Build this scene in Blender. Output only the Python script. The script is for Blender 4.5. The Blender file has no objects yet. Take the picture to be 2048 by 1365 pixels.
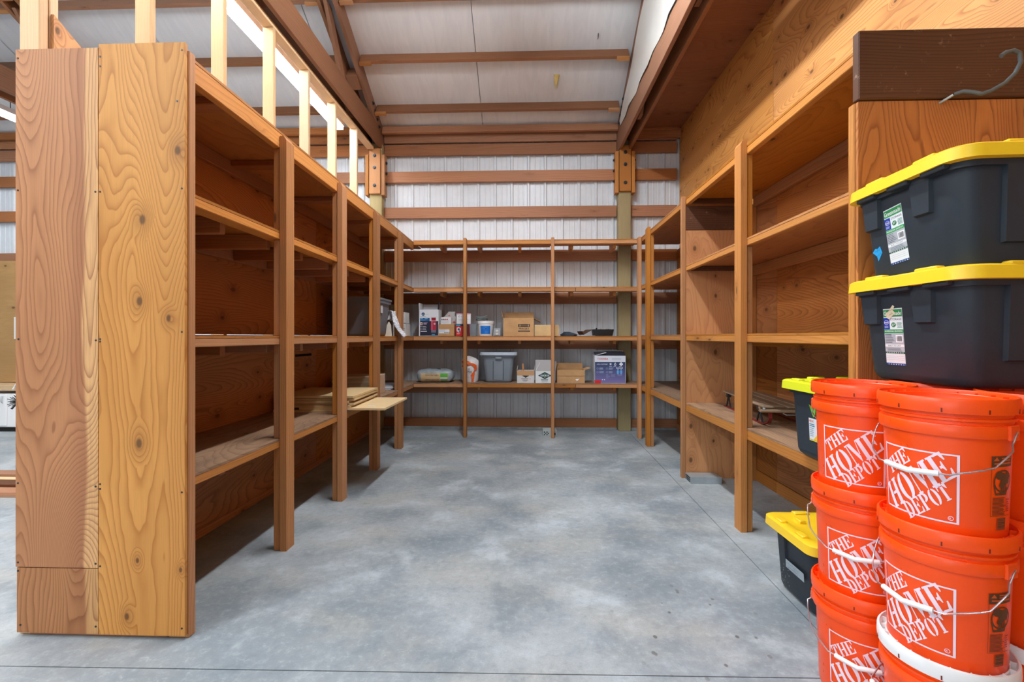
import bpy, bmesh, math, random
from mathutils import Vector, Matrix
random.seed(7)
SC = bpy.context.scene
COL = SC.collection
PI = math.pi

# ---------------------------------------------------------------- camera, light, exposure
FPX, VPX, HZ, CAMH = 910.0, 1055.0, 674.0, 1.25
YAW = math.atan((VPX - 1024) / FPX)
cam = bpy.data.cameras.new('camera')
cam.sensor_width = 36.0
cam.lens = 36.0 * FPX / 2048.0
cam.shift_y = -(682.5 - HZ) / 2048.0
cam.clip_start = 0.05
co = bpy.data.objects.new('camera', cam)
COL.objects.link(co)
co.location = (0, 0, CAMH)
co.rotation_euler = (PI / 2, 0, YAW)
SC.camera = co

w = bpy.data.worlds.new('world')
SC.world = w
w.use_nodes = True
w.node_tree.nodes['Background'].inputs[0].default_value = (0.8, 0.88, 1.0, 1)
w.node_tree.nodes['Background'].inputs[1].default_value = 0.3

vs = SC.view_settings
vs.view_transform = 'Standard'
vs.look = 'None'
vs.gamma = 1.0
vs.use_curve_mapping = False
vs.exposure = 0.36


def area(name, loc, sx, sy, power, col=(1, 1, 1), rot=(0, 0, 0)):
    l = bpy.data.lights.new(name, 'AREA')
    l.shape = 'RECTANGLE'
    l.size, l.size_y = sx, sy
    l.energy = power
    l.color = col
    o = bpy.data.objects.new(name, l)
    COL.objects.link(o)
    o.location = loc
    o.rotation_euler = rot
    return o


# added soft fill from behind the camera, set in an invented doorway
area('rear_fill', (-4.6, -5.75, 1.9), 4.8, 3.5, 110, (0.90, 0.96, 1.0), (PI / 2, 0, 0))

# ---------------------------------------------------------------- node materials
MATS = {}


class NT:
    def __init__(s, name):
        s.m = bpy.data.materials.new(name)
        s.m.use_nodes = True
        s.t = s.m.node_tree
        s.b = s.t.nodes['Principled BSDF']

    def n(s, t, **k):
        x = s.t.nodes.new(t)
        for a, v in k.items():
            setattr(x, a, v)
        return x

    def put(s, inp, v):
        if hasattr(v, 'is_linked') or hasattr(v, 'links'):
            s.t.links.new(v, inp)
        else:
            if isinstance(v, (tuple, list)) and len(v) == 3 and inp.type == 'RGBA':
                v = (*v, 1)
            inp.default_value = v

    def math(s, op, a, b=0.0, c=None, clamp=False):
        x = s.n('ShaderNodeMath', operation=op, use_clamp=clamp)
        s.put(x.inputs[0], a)
        s.put(x.inputs[1], b)
        if c is not None:
            s.put(x.inputs[2], c)
        return x.outputs[0]

    def vmath(s, op, a, b):
        x = s.n('ShaderNodeVectorMath', operation=op)
        s.put(x.inputs[0], a)
        s.put(x.inputs[1], b)
        return x.outputs[0]

    def noise(s, v, scale, detail=2.0, rough=0.5, dist=0.0):
        x = s.n('ShaderNodeTexNoise')
        s.put(x.inputs['Vector'], v)
        x.inputs['Scale'].default_value = scale
        x.inputs['Detail'].default_value = detail
        x.inputs['Roughness'].default_value = rough
        x.inputs['Distortion'].default_value = dist
        return x.outputs['Fac']

    def mix(s, f, a, b, mode='MIX'):
        x = s.n('ShaderNodeMix', data_type='RGBA', blend_type=mode)
        s.put(x.inputs[0], f)
        s.put(x.inputs[6], a)
        s.put(x.inputs[7], b)
        return x.outputs[2]

    def smooth(s, v, lo, hi, a=0.0, b=1.0):
        x = s.n('ShaderNodeMapRange', interpolation_type='SMOOTHSTEP')
        s.put(x.inputs[0], v)
        for i, q in enumerate((lo, hi, a, b)):
            x.inputs[1 + i].default_value = q
        return x.outputs[0]

    def bump(s, h, strength, dist=0.002):
        x = s.n('ShaderNodeBump')
        x.inputs['Strength'].default_value = strength
        x.inputs['Distance'].default_value = dist
        s.put(x.inputs['Height'], h)
        s.t.links.new(x.outputs[0], s.b.inputs['Normal'])


def lin(c):
    return tuple(((x / 255) / 12.92 if x / 255 <= .04045 else ((x / 255 + .055) / 1.055) ** 2.4) for x in c)


def plain(name, rgb, rough=0.5, metal=0.0, emit=0.0, alpha=None, spec=None, var=0.0):
    if name in MATS:
        return MATS[name]
    t = NT(name)
    c = lin(rgb)
    t.b.inputs['Base Color'].default_value = (*c, 1)
    t.b.inputs['Roughness'].default_value = rough
    t.b.inputs['Metallic'].default_value = metal
    tc = t.n('ShaderNodeTexCoord').outputs['Object']
    nz = t.noise(tc, 9.0, 4, .6)
    if var:
        t.put(t.b.inputs['Base Color'], t.mix(t.smooth(nz, .35, .7), tuple(x * (1 - var) for x in c), tuple(min(1, x * (1 + var)) for x in c)))
    t.put(t.b.inputs['Roughness'], t.smooth(nz, .2, .8, max(.05, rough - .07), min(1, rough + .07)))
    if spec is not None:
        t.b.inputs['Specular IOR Level'].default_value = spec
    if emit:
        t.b.inputs['Emission Color'].default_value = (*c, 1)
        t.b.inputs['Emission Strength'].default_value = emit
    if alpha is not None:
        t.b.inputs['Alpha'].default_value = alpha
    MATS[name] = t.m
    return t.m


WOODS = {
    # kind: (light, dark, plywood?, knots, contrast, line frequency)
    'lumber': ((194, 132, 74), (140, 80, 36), 0, .55, .6, 95),
    'rail': ((204, 142, 84), (150, 90, 44), 0, .55, .6, 95),
    'girt': ((178, 120, 80), (128, 76, 46), 0, .7, .6, 80),
    'stud': ((230, 196, 152), (198, 154, 106), 0, .5, .5, 90),
    'truss': ((154, 106, 74), (108, 68, 44), 0, .5, .5, 80),
    'treated': ((178, 162, 120), (142, 124, 86), 0, .4, .5, 70),
    'brown': ((108, 68, 44), (58, 32, 20), 0, .6, .9, 120),
    'plyA': ((192, 134, 88), (132, 76, 42), 1, .04, .95, 84),
    'plyB': ((216, 158, 92), (152, 88, 38), 1, .80, .85, 44),
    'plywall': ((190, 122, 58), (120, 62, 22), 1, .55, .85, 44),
    'plydiv': ((200, 138, 82), (148, 86, 42), 1, .70, .6, 30),
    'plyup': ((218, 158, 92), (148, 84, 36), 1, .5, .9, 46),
    'plyend': ((200, 124, 52), (124, 60, 18), 1, .2, 1.0, 70),
    'plydeck': ((172, 140, 114), (112, 84, 66), 1, .3, .8, 40),
    'plyunder': ((192, 128, 66), (142, 82, 34), 1, .5, .6, 26),
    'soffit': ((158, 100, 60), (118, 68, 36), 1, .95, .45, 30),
    'osb': ((192, 152, 102), (166, 124, 78), 1, .1, .3, 20),
    'sled': ((172, 146, 118), (120, 96, 76), 0, .2, .7, 140),
    'pboard': ((224, 198, 154), (204, 172, 126), 0, .0, .25, 60),
}


def wood(kind, axis, normal=None):
    li, dk, ply, kn, con, fq = WOODS[kind]
    if not ply:
        normal = None
    elif normal is None or normal == axis:
        normal = 'X' if axis != 'X' else 'Y'
    key = 'wood_%s_%s%s' % (kind, axis, normal or '')
    if key in MATS:
        return MATS[key]
    li, dk = lin(li), lin(dk)
    t = NT(key)
    tc = t.n('ShaderNodeTexCoord').outputs['Object']
    rnd = t.n('ShaderNodeObjectInfo').outputs['Random']
    sep = t.n('ShaderNodeSeparateXYZ')
    t.put(sep.inputs[0], tc)
    ix = {'X': 0, 'Y': 1, 'Z': 2}
    g = ix[axis]
    if ply:
        b = ix[normal]
        a = 3 - g - b
    else:
        a, b = [i for i in range(3) if i != g]
    off = t.math('MULTIPLY', rnd, 61.0)
    A0 = sep.outputs[a]
    A = t.math('ADD', A0, off)
    B = t.math('ADD', sep.outputs[b], t.math('MULTIPLY', rnd, 23.0))
    G = t.math('ADD', sep.outputs[g], off)

    def vec(x, y, z):
        c = t.n('ShaderNodeCombineXYZ')
        t.put(c.inputs[0], x)
        t.put(c.inputs[1], y)
        t.put(c.inputs[2], z)
        return c.outputs[0]
    # knots: sparse cells
    vo = t.n('ShaderNodeTexVoronoi', feature='F1', voronoi_dimensions='2D' if ply else '3D')
    if ply:
        t.put(vo.inputs['Vector'], vec(A, t.math('MULTIPLY', G, .62), 0.0))
        vo.inputs['Scale'].default_value = 5.2
    else:
        t.put(vo.inputs['Vector'], vec(A, B, t.math('MULTIPLY', G, .28)))
        vo.inputs['Scale'].default_value = 9.0
    vo.inputs['Randomness'].default_value = 1.0
    d = vo.outputs['Distance']
    sc = t.n('ShaderNodeSeparateColor')
    t.put(sc.inputs[0], vo.outputs['Color'])
    has = t.smooth(sc.outputs[0], 1.0 - kn * .62 - .02, 1.0 - kn * .62, 0, 1)
    size = t.smooth(sc.outputs[1], 0, 1, .55, 1.25)
    d = t.math('DIVIDE', d, size)
    halo = t.math('MULTIPLY', t.smooth(d, .0, .34, 1, 0), has)
    core = t.math('MULTIPLY', t.smooth(d, .035, .085, 1, 0), has)
    if ply:
        big = t.noise(vec(A, B, t.math('MULTIPLY', G, .20)), 2.8, 1.2, .4, .3)
        fine = t.noise(vec(A, B, t.math('MULTIPLY', G, .35)), 11.0, 2, .5)
        h = t.math('ADD', t.math('MULTIPLY', big, float(fq)), t.math('MULTIPLY', fine, 1.6))
        h = t.math('ADD', h, t.math('MULTIPLY', A, fq * .35))
        h = t.math('ADD', h, t.math('MULTIPLY', halo, 3.0))
    else:
        wob = t.noise(vec(A, B, t.math('MULTIPLY', G, .12)), 5.0, 2, .5)
        h = t.math('ADD', t.math('MULTIPLY', t.math('ADD', A, t.math('MULTIPLY', B, .6)), float(fq)), t.math('MULTIPLY', wob, 9.0))
        h = t.math('ADD', h, t.math('MULTIPLY', halo, 2.0))
    fr = t.math('FRACT', h)
    line = t.math('MULTIPLY', t.math('POWER', fr, 3.2), t.smooth(fr, .90, 1.0, 1, 0))
    fib = t.noise(vec(t.math('MULTIPLY', A, 60), t.math('MULTIPLY', B, 60), t.math('MULTIPLY', G, 2.2)), 3.0, 2, .6)
    patch = t.noise(vec(A, B, t.math('MULTIPLY', G, .3)), 2.2, 2, .5)
    base = t.mix(t.smooth(patch, .40, .62, 0, .55), li, tuple(.5 * x + .42 * y for x, y in zip(li, dk)))
    if kind == 'plyA':
        wv = t.math('ADD', A0, t.math('MULTIPLY', t.noise(vec(0.0, 0.0, G), 1.6, 1, .5), .07))
        base = t.mix(t.smooth(wv, .145, .165, 0, .75), base, lin((226, 178, 118)))
        base = t.mix(t.math('MULTIPLY', t.smooth(wv, .06, .145, 0, .5), t.smooth(wv, .145, .16, 1, 0)), base, lin((150, 92, 62)))
    colr = t.mix(t.math('MULTIPLY', line, con), base, dk)
    colr = t.mix(t.smooth(fib, .3, .75, 0, .30), colr, tuple(x * .62 for x in li))
    # piece to piece variation
    hs = t.n('ShaderNodeHueSaturation')
    t.put(hs.inputs['Value'], t.smooth(rnd, 0, 1, .84, 1.12))
    t.put(hs.inputs['Saturation'], t.smooth(t.math('FRACT', t.math('MULTIPLY', rnd, 7.3)), 0, 1, .90, 1.08))
    t.put(hs.inputs['Color'], colr)
    colr = hs.outputs[0]
    colr = t.mix(t.math('MULTIPLY', halo, .35), colr, tuple(x * .7 for x in dk))
    colr = t.mix(t.math('MULTIPLY', core, .72), colr, (.05, .026, .012))
    if kind == 'plydeck':
        grime = t.noise(vec(t.math('MULTIPLY', A, 5), t.math('MULTIPLY', B, 5), t.math('MULTIPLY', G, .8)), 3.0, 4, .65)
        colr = t.mix(t.smooth(grime, .45, .72, 0, .6), colr, lin((96, 80, 72)))
    if kind == 'brown':
        sc2 = t.noise(vec(A, B, G), 16.0, 5, .75)
        colr = t.mix(t.smooth(sc2, .60, .74, 0, .5), colr, lin((176, 148, 122)))
    t.put(t.b.inputs['Base Color'], colr)
    t.b.inputs['Roughness'].default_value = .55
    t.b.inputs['Specular IOR Level'].default_value = .3
    t.bump(t.math('ADD', t.math('MULTIPLY', line, -.6), t.math('MULTIPLY', fib, .6)), .2, .002)
    MATS[key] = t.m
    return t.m


def concrete():
    t = NT('concrete')
    ge = t.n('ShaderNodeNewGeometry').outputs['Position']
    n1 = t.noise(ge, .85, 4, .55, .2)
    n2 = t.noise(ge, 2.6, 7, .62, .15)
    n3 = t.noise(ge, 26.0, 8, .75, .25)
    n4 = t.noise(t.vmath('MULTIPLY', ge, (1, 1.9, 1)), 1.5, 3, .5)
    n5 = t.noise(ge, 160.0, 2, .5)
    base = t.mix(t.smooth(n1, .36, .64), lin((134, 144, 150)), lin((166, 174, 178)))
    base = t.mix(t.smooth(n4, .45, .68, 0, .5), base, lin((174, 174, 166)))
    base = t.mix(t.smooth(n2, .5, .68, 0, .7), base, lin((188, 198, 204)))
    base = t.mix(t.smooth(n2, .5, .34, 0, .6), base, lin((116, 129, 137)))
    base = t.mix(t.smooth(n3, .48, .74, 0, .36), base, lin((202, 210, 216)))
    base = t.mix(t.smooth(n3, .5, .30, 0, .34), base, lin((110, 121, 128)))
    base = t.mix(t.smooth(n5, .3, .7, 0, .14), base, lin((120, 126, 130)))
    # small dark paint spatter on the near right of the slab
    vo = t.n('ShaderNodeTexVoronoi', feature='F1')
    t.put(vo.inputs['Vector'], t.vmath('MULTIPLY', ge, (1, .8, 0)))
    vo.inputs['Scale'].default_value = 22
    dd = t.n('ShaderNodeVectorMath', operation='DISTANCE')
    t.put(dd.inputs[0], ge)
    dd.inputs[1].default_value = (.70, 1.98, 0)
    near = t.smooth(dd.outputs['Value'], .2, .42, 1, 0)
    sc = t.n('ShaderNodeSeparateColor')
    t.put(sc.inputs[0], vo.outputs['Color'])
    pick = t.smooth(sc.outputs[1], .58, .60)
    spot = t.math('MULTIPLY', t.math('MULTIPLY', t.smooth(vo.outputs['Distance'], .14, .24, 1, 0), near), pick)
    base = t.mix(t.math('MULTIPLY', spot, .8), base, lin((84, 82, 72)))
    t.put(t.b.inputs['Base Color'], base)
    t.put(t.b.inputs['Roughness'], t.smooth(n2, .3, .7, .42, .62))
    t.b.inputs['Specular IOR Level'].default_value = .35
    t.bump(t.math('ADD', t.math('MULTIPLY', n3, .6), t.math('MULTIPLY', n5, .3)), .12, .003)
    MATS['concrete'] = t.m
    return t.m


def vinyl():
    t = NT('vinyl_facing')
    tc = t.n('ShaderNodeTexCoord').outputs['Object']
    wr = t.noise(t.vmath('MULTIPLY', tc, (6, 1.2, 1.2)), 2.0, 3, .55, 1.0)
    t.put(t.b.inputs['Base Color'], t.mix(t.smooth(wr, .3, .7), lin((216, 219, 222)), lin((224, 226, 228))))
    t.b.inputs['Roughness'].default_value = .45
    t.bump(wr, .10, .01)
    MATS['vinyl'] = t.m
    return t.m


CONC = concrete()
VINYL = vinyl()
METAL = plain('white_steel', (214, 220, 226), .38, var=.03)
CARD = plain('cardboard', (196, 152, 104), .8, var=.08)
CARDD = plain('cardboard_inside', (150, 110, 72), .85, var=.08)
ORANGE = plain('orange_plastic', (255, 82, 14), .32, var=.02)
WHITEP = plain('white_plastic', (238, 238, 238), .35)
BLACKP = plain('black_plastic', (46, 54, 62), .5, var=.06, spec=.3)
YELLOW = plain('yellow_plastic', (248, 206, 40), .35)
LIME = plain('lime_plastic', (222, 228, 40), .35)
GREYP = plain('grey_plastic', (132, 142, 152), .45)
GREYL = plain('light_grey_plastic', (176, 188, 200), .42)
STEEL = plain('galvanised_steel', (176, 186, 192), .4, .45, var=.1)
WIRE = plain('bail_wire', (190, 192, 200), .3, .9)
DARKM = plain('dark_steel', (58, 62, 66), .45, .6)
RUBBER = plain('grey_rubber', (86, 92, 94), .55)
PAPER = plain('paper', (232, 232, 228), .8)
DARK = plain('dark_void', (20, 16, 14), .9)
REDST = plain('red_steel', (128, 34, 32), .5, .2, var=.2)
TUBE = plain('lamp_tube', (246, 250, 255), .4, emit=18.0)
TUBEB = plain('lamp_tube_bright', (246, 250, 255), .4, emit=105.0)
CLEAR = plain('clear_film', (236, 238, 240), .18, alpha=.35)


# ---------------------------------------------------------------- mesh helpers
class MB:
    def __init__(s):
        s.v, s.f, s.mi, s.sm, s.mats = [], [], [], [], []

    def slot(s, m):
        if m not in s.mats:
            s.mats.append(m)
        return s.mats.index(m)

    def add(s, vs, fs, m=None, smooth=False):
        o = len(s.v)
        k = s.slot(m) if m else 0
        s.v += [tuple(p) for p in vs]
        for f in fs:
            s.f.append(tuple(i + o for i in f))
            s.mi.append(k)
            s.sm.append(smooth)
        return s

    def box(s, x0, x1, y0, y1, z0, z1, m=None, c=0.0, T=None):
        if c <= 0:
            vs = [(x, y, z) for z in (z0, z1) for y in (y0, y1) for x in (x0, x1)]
            fs = [(0, 2, 3, 1), (4, 5, 7, 6), (0, 1, 5, 4), (2, 6, 7, 3), (0, 4, 6, 2), (1, 3, 7, 5)]
        else:
            c = min(c, (x1 - x0) * .45, (y1 - y0) * .45, (z1 - z0) * .45)
            vs, ix = [], {}
            X, Y, Z = (x0, x1), (y0, y1), (z0, z1)
            for i in (0, 1):
                for j in (0, 1):
                    for k in (0, 1):
                        for ax in range(3):
                            p = [X[i] + (c if i == 0 else -c), Y[j] + (c if j == 0 else -c), Z[k] + (c if k == 0 else -c)]
                            p[ax] = (X[i], Y[j], Z[k])[ax]
                            ix[i, j, k, ax] = len(vs)
                            vs.append(tuple(p))
            fs = []
            for ax in range(3):
                o1, o2 = [q for q in range(3) if q != ax]
                for sd in (0, 1):
                    q = []
                    for u, v_ in ((0, 0), (1, 0), (1, 1), (0, 1)):
                        key = [0, 0, 0]
                        key[ax], key[o1], key[o2] = sd, u, v_
                        q.append(ix[(*key, ax)])
                    if (sd == 1) != (ax == 1):
                        fs.append(tuple(q))
                    else:
                        fs.append(tuple(q[::-1]))
            for ax in range(3):
                o1, o2 = [q for q in range(3) if q != ax]
                for u in (0, 1):
                    for v_ in (0, 1):
                        ka, kb = [0, 0, 0], [0, 0, 0]
                        ka[o1] = kb[o1] = u
                        ka[o2] = kb[o2] = v_
                        kb[ax] = 1
                        fs.append((ix[(*ka, o1)], ix[(*kb, o1)], ix[(*kb, o2)], ix[(*ka, o2)]))
            for i in (0, 1):
                for j in (0, 1):
                    for k in (0, 1):
                        fs.append((ix[i, j, k, 0], ix[i, j, k, 1], ix[i, j, k, 2]))
        if T is not None:
            vs = [T @ Vector(p) for p in vs]
        return s.add(vs, fs, m)

    def lathe(s, prof, n=40, m=None, smooth=True, cx=0, cy=0, cap=True):
        vs = [(cx + r * math.cos(2 * PI * i / n), cy + r * math.sin(2 * PI * i / n), z) for r, z in prof for i in range(n)]
        fs = []
        for k in range(len(prof) - 1):
            for i in range(n):
                j = (i + 1) % n
                fs.append((k * n + i, k * n + j, (k + 1) * n + j, (k + 1) * n + i))
        s.add(vs, fs, m, smooth)
        if cap:
            o = len(s.v) - len(vs)
            for k, rev in ((0, True), (len(prof) - 1, False)):
                q = [o + k * n + i for i in range(n)]
                s.f.append(tuple(q[::-1] if rev else q))
                s.mi.append(s.slot(m) if m else 0)
                s.sm.append(False)
        return s

    def tube(s, pts, r, n=8, m=None, closed=False):
        P = [Vector(p) for p in pts]
        rs = r if isinstance(r, (list, tuple)) else [r] * len(P)
        vs, N = [], None
        for i, p in enumerate(P):
            t = (P[min(i + 1, len(P) - 1)] - P[max(i - 1, 0)]).normalized()
            if N is None:
                N = t.orthogonal().normalized()
            N = (N - t * N.dot(t))
            N = N.normalized() if N.length > 1e-6 else t.orthogonal().normalized()
            Bn = t.cross(N)
            for k in range(n):
                a = 2 * PI * k / n
                vs.append(p + (N * math.cos(a) + Bn * math.sin(a)) * rs[i])
        fs = []
        for i in range(len(P) - 1):
            for k in range(n):
                j = (k + 1) % n
                fs.append((i * n + k, i * n + j, (i + 1) * n + j, (i + 1) * n + k))
        fs.append(tuple(range(n))[::-1])
        fs.append(tuple((len(P) - 1) * n + k for k in range(n)))
        return s.add(vs, fs, m, True)

    def loft(s, secs, m=None, bot=True, top=True, smooth=True, n=5):
        """secs: (z, hx, hy, corner r[, cx, cy])"""
        rings = []
        for q in secs:
            z, hx, hy, r = q[:4]
            cx, cy = (q[4], q[5]) if len(q) > 4 else (0, 0)
            r = min(r, hx * .99, hy * .99)
            ring = []
            for sx, sy, a0 in ((1, 1, 0), (-1, 1, 90), (-1, -1, 180), (1, -1, 270)):
                for k in range(n + 1):
                    a = math.radians(a0 + 90 * k / n)
                    ring.append((cx + sx * (hx - r) + r * math.cos(a), cy + sy * (hy - r) + r * math.sin(a), z))
            rings.append(ring)
        L = len(rings[0])
        vs = [p for r_ in rings for p in r_]
        fs = []
        for i in range(len(rings) - 1):
            for k in range(L):
                j = (k + 1) % L
                fs.append((i * L + k, i * L + j, (i + 1) * L + j, (i + 1) * L + k))
        o = len(s.v)
        s.add(vs, fs, m, smooth)
        if bot:
            s.f.append(tuple(o + k for k in range(L))[::-1]); s.mi.append(s.slot(m) if m else 0); s.sm.append(False)
        if top:
            s.f.append(tuple(o + (len(rings) - 1) * L + k for k in range(L))); s.mi.append(s.slot(m) if m else 0); s.sm.append(False)
        return s

    def prism(s, poly, d0, d1, axis='X', m=None):
        """poly in the two other axes, extruded along axis"""
        def P(u, v, d):
            return {'X': (d, u, v), 'Y': (u, d, v), 'Z': (u, v, d)}[axis]
        n = len(poly)
        vs = [P(u, v, d0) for u, v in poly] + [P(u, v, d1) for u, v in poly]
        fs = [tuple(range(n))[::-1], tuple(range(n, 2 * n))] + [(i, (i + 1) % n, n + (i + 1) % n, n + i) for i in range(n)]
        return s.add(vs, fs, m)

    def mesh(s, name, mat=None):
        me = bpy.data.meshes.new(name)
        me.from_pydata(s.v, [], s.f)
        for m in (s.mats or ([mat] if mat else [])):
            me.materials.append(m)
        me.polygons.foreach_set('material_index', s.mi)
        me.polygons.foreach_set('use_smooth', s.sm)
        me.update()
        bm = bmesh.new()
        bm.from_mesh(me)
        bmesh.ops.recalc_face_normals(bm, faces=bm.faces)
        bm.to_mesh(me)
        bm.free()
        if any(s.sm):
            me.set_sharp_from_angle(angle=math.radians(42))
        return me


def link(name, me, parent=None, loc=(0, 0, 0), rot=(0, 0, 0)):
    o = bpy.data.objects.new(name, me)
    COL.objects.link(o)
    if parent is not None:
        o.parent = parent
    o.location = loc
    o.rotation_euler = rot
    return o


def part(name, mb, mat, parent=None, loc=(0, 0, 0), rot=(0, 0, 0)):
    return link(name, mb.mesh(name, mat), parent, loc, rot)


def thing(name, label, cat, loc=(0, 0, 0), rotz=0.0, group=None):
    o = bpy.data.objects.new(name, None)
    COL.objects.link(o)
    o.empty_display_size = .05
    o.location = loc
    o.rotation_euler = (0, 0, rotz)
    return tag(o, label, cat, group)


def tag(o, label, cat, group=None):
    o['label'] = label
    o['category'] = cat
    if group:
        o['group'] = group
    return o


def struct(name, loc=(0, 0, 0), mb=None, mat=None, label=None):
    o = bpy.data.objects.new(name, mb.mesh(name, mat) if mb else None)
    COL.objects.link(o)
    o.location = loc
    o['kind'] = 'structure'
    if label:
        o['label'] = label
    return o


def plank(name, x0, x1, y0, y1, z0, z1, kind, parent=None, axis=None, c=.0035, rot=None):
    """a piece of timber given in world metres; origin at its centre"""
    d = (x1 - x0, y1 - y0, z1 - z0)
    if axis is None:
        axis = 'XYZ'[max(range(3), key=lambda i: d[i])]
    mb = MB().box(-d[0] / 2, d[0] / 2, -d[1] / 2, d[1] / 2, -d[2] / 2, d[2] / 2, None, c)
    m = wood(kind, axis, 'XYZ'[min(range(3), key=lambda i: d[i])]) if isinstance(kind, str) else kind
    c0 = Vector(((x0 + x1) / 2, (y0 + y1) / 2, (z0 + z1) / 2))
    if parent is not None:
        c0 = c0 - parent.location
    return part(name, mb, m, parent, c0, rot or (0, 0, 0))


# ---------------------------------------------------------------- print / lettering
FONTC = {}


def glyphs(s):
    if s not in FONTC:
        cu = bpy.data.curves.new('lettering', 'FONT')
        cu.body = s
        cu.size = 1.0
        cu.resolution_u = 2
        ob = bpy.data.objects.new('lettering', cu)
        COL.objects.link(ob)
        bpy.context.view_layer.update()
        me = bpy.data.meshes.new_from_object(ob)
        v = [(p.co.x, p.co.y) for p in me.vertices]
        f = [tuple(p.vertices) for p in me.polygons]
        bpy.data.objects.remove(ob)
        bpy.data.curves.remove(cu)
        bpy.data.meshes.remove(me)
        x0 = min(p[0] for p in v); x1 = max(p[0] for p in v)
        FONTC[s] = ([(x - x0, y) for x, y in v], f, x1 - x0)
    return FONTC[s]


def pm(rgb, rough=.45):
    return plain('print_%02x%02x%02x' % tuple(rgb), rgb, rough)


class Art:
    def __init__(s):
        s.items = []

    def poly(s, pts, c, l=0):
        s.items.append(([tuple(p) for p in pts], [tuple(range(len(pts)))], c, l)); return s

    def rect(s, u0, v0, u1, v1, c, l=0):
        return s.poly([(u0, v0), (u1, v0), (u1, v1), (u0, v1)], c, l)

    def circ(s, u, v, r, c, l=0, n=20, ry=None):
        return s.poly([(u + r * math.cos(2 * PI * i / n), v + (ry or r) * math.sin(2 * PI * i / n)) for i in range(n)], c, l)

    def ring(s, u, v, r, t, c, l=0, n=24, a0=0, a1=360):
        pts = []
        fs = []
        for i in range(n + 1):
            a = math.radians(a0 + (a1 - a0) * i / n)
            pts += [(u + r * math.cos(a), v + r * math.sin(a)), (u + (r - t) * math.cos(a), v + (r - t) * math.sin(a))]
        for i in range(n):
            fs.append((2 * i, 2 * i + 2, 2 * i + 3, 2 * i + 1))
        s.items.append((pts, fs, c, l)); return s

    def text(s, body, u, v, h, c, l=1, width=None, rot=0.0, bold=0.0):
        vs, fs, w = glyphs(body)
        k = h / .72
        kx = width / w if width else k
        ca, sa = math.cos(rot), math.sin(rot)
        for du in ((0, bold) if bold else (0,)):
            pts = [(u + (x * kx + du) * ca - y * k * sa, v + (x * kx + du) * sa + y * k * ca) for x, y in vs]
            s.items.append((pts, fs, c, l + (.2 if du else 0)))
        return s

    def lines(s, u0, v0, u1, n, dv, t, c, l=1, rag=.3, seed=1):
        r = random.Random(seed)
        for i in range(n):
            s.rect(u0, v0 - i * dv - t, u1 - (u1 - u0) * rag * r.random(), v0 - i * dv, c, l)
        return s

    def scrib(s, u, v, w_, h, c, l=1, seed=1, rot=0.0):
        """a word of illegible handwriting"""
        r = random.Random(seed)
        n = max(4, int(w_ / h * 2.2))
        t = h * .10
        ca, sa = math.cos(rot), math.sin(rot)
        pts = [(w_ * i / n + h * .1 * r.random(), (h * (.5 + .5 * r.random()) if i % 2 else h * .25 * r.random())) for i in range(n + 1)]
        for (x0, y0), (x1, y1) in zip(pts[:-1], pts[1:]):
            q = [(x0, y0), (x0 + t, y0), (x1 + t, y1), (x1, y1)]
            s.poly([(u + x * ca - y * sa, v + x * sa + y * ca) for x, y in q], c, l)
        return s

    def bars(s, u0, v0, u1, v1, c, l=1, n=14, seed=2):
        r = random.Random(seed)
        u = u0
        while u < u1:
            w_ = (u1 - u0) / n * (.3 + r.random() * .8)
            s.rect(u, v0, min(u1, u + w_), v1, c, l)
            u += w_ + (u1 - u0) / n * (.3 + r.random() * .6)
        return s

    def emit(s, name, fn, parent=None, eps=.0005, lift=.0006, loc=(0, 0, 0), rot=(0, 0, 0), strip=None):
        mb = MB()
        for vs, fs, c, l in s.items:
            if strip:
                bm = bmesh.new()
                bv = [bm.verts.new((p[0], p[1], 0)) for p in vs]
                for f in fs:
                    try:
                        bm.faces.new([bv[i] for i in f])
                    except ValueError:
                        pass
                bmesh.ops.triangulate(bm, faces=bm.faces)
                u0 = min(p[0] for p in vs); u1 = max(p[0] for p in vs)
                k = math.ceil(u0 / strip)
                while k * strip < u1:
                    bmesh.ops.bisect_plane(bm, geom=bm.verts[:] + bm.edges[:] + bm.faces[:], plane_co=(k * strip, 0, 0), plane_no=(1, 0, 0))
                    k += 1
                bm.verts.index_update()
                vs2 = [(p.co.x, p.co.y) for p in bm.verts]
                fs2 = [tuple(q.index for q in f.verts) for f in bm.faces]
                bm.free()
            else:
                vs2, fs2 = vs, fs
            mb.add([fn(p[0], p[1], lift + l * eps) for p in vs2], fs2, pm(c))
        me = bpy.data.meshes.new(name)
        me.from_pydata(mb.v, [], mb.f)
        for m in mb.mats:
            me.materials.append(m)
        me.polygons.foreach_set('material_index', mb.mi)
        me.update()
        return link(name, me, parent, loc, rot)


def face_front(y):        # art on a face looking towards -Y (local u = +X)
    return lambda u, v, d: (u, y - d, v)


def face_left(x):         # art on a face looking towards -X; reads from far to near (u = -Y)
    return lambda u, v, d: (x - d, -u, v)


def face_up(z):
    return lambda u, v, d: (u, v, z + d)

# ================================================================ THE BUILDING
YM = 6.20            # inner face of the wall sheeting
EAVE, SLOPE = 4.10, .548
ANG = math.atan(SLOPE)


def roof(y):
    return EAVE + SLOPE * (6.15 - y)


# ---- floor: sawn concrete slabs on a base
floor = struct('floor', (0, 0, -.06), MB().box(-9.5, 6, -9, 6.6, -.10, -.02), DARK, 'sawn grey concrete shop floor')
JX0, JX1, JY = 1.328, 1.235, 1.672      # the two saw joints
G = .0025
TH = math.atan((1.699 - 1.66) / (.816 + 1.962))


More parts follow.
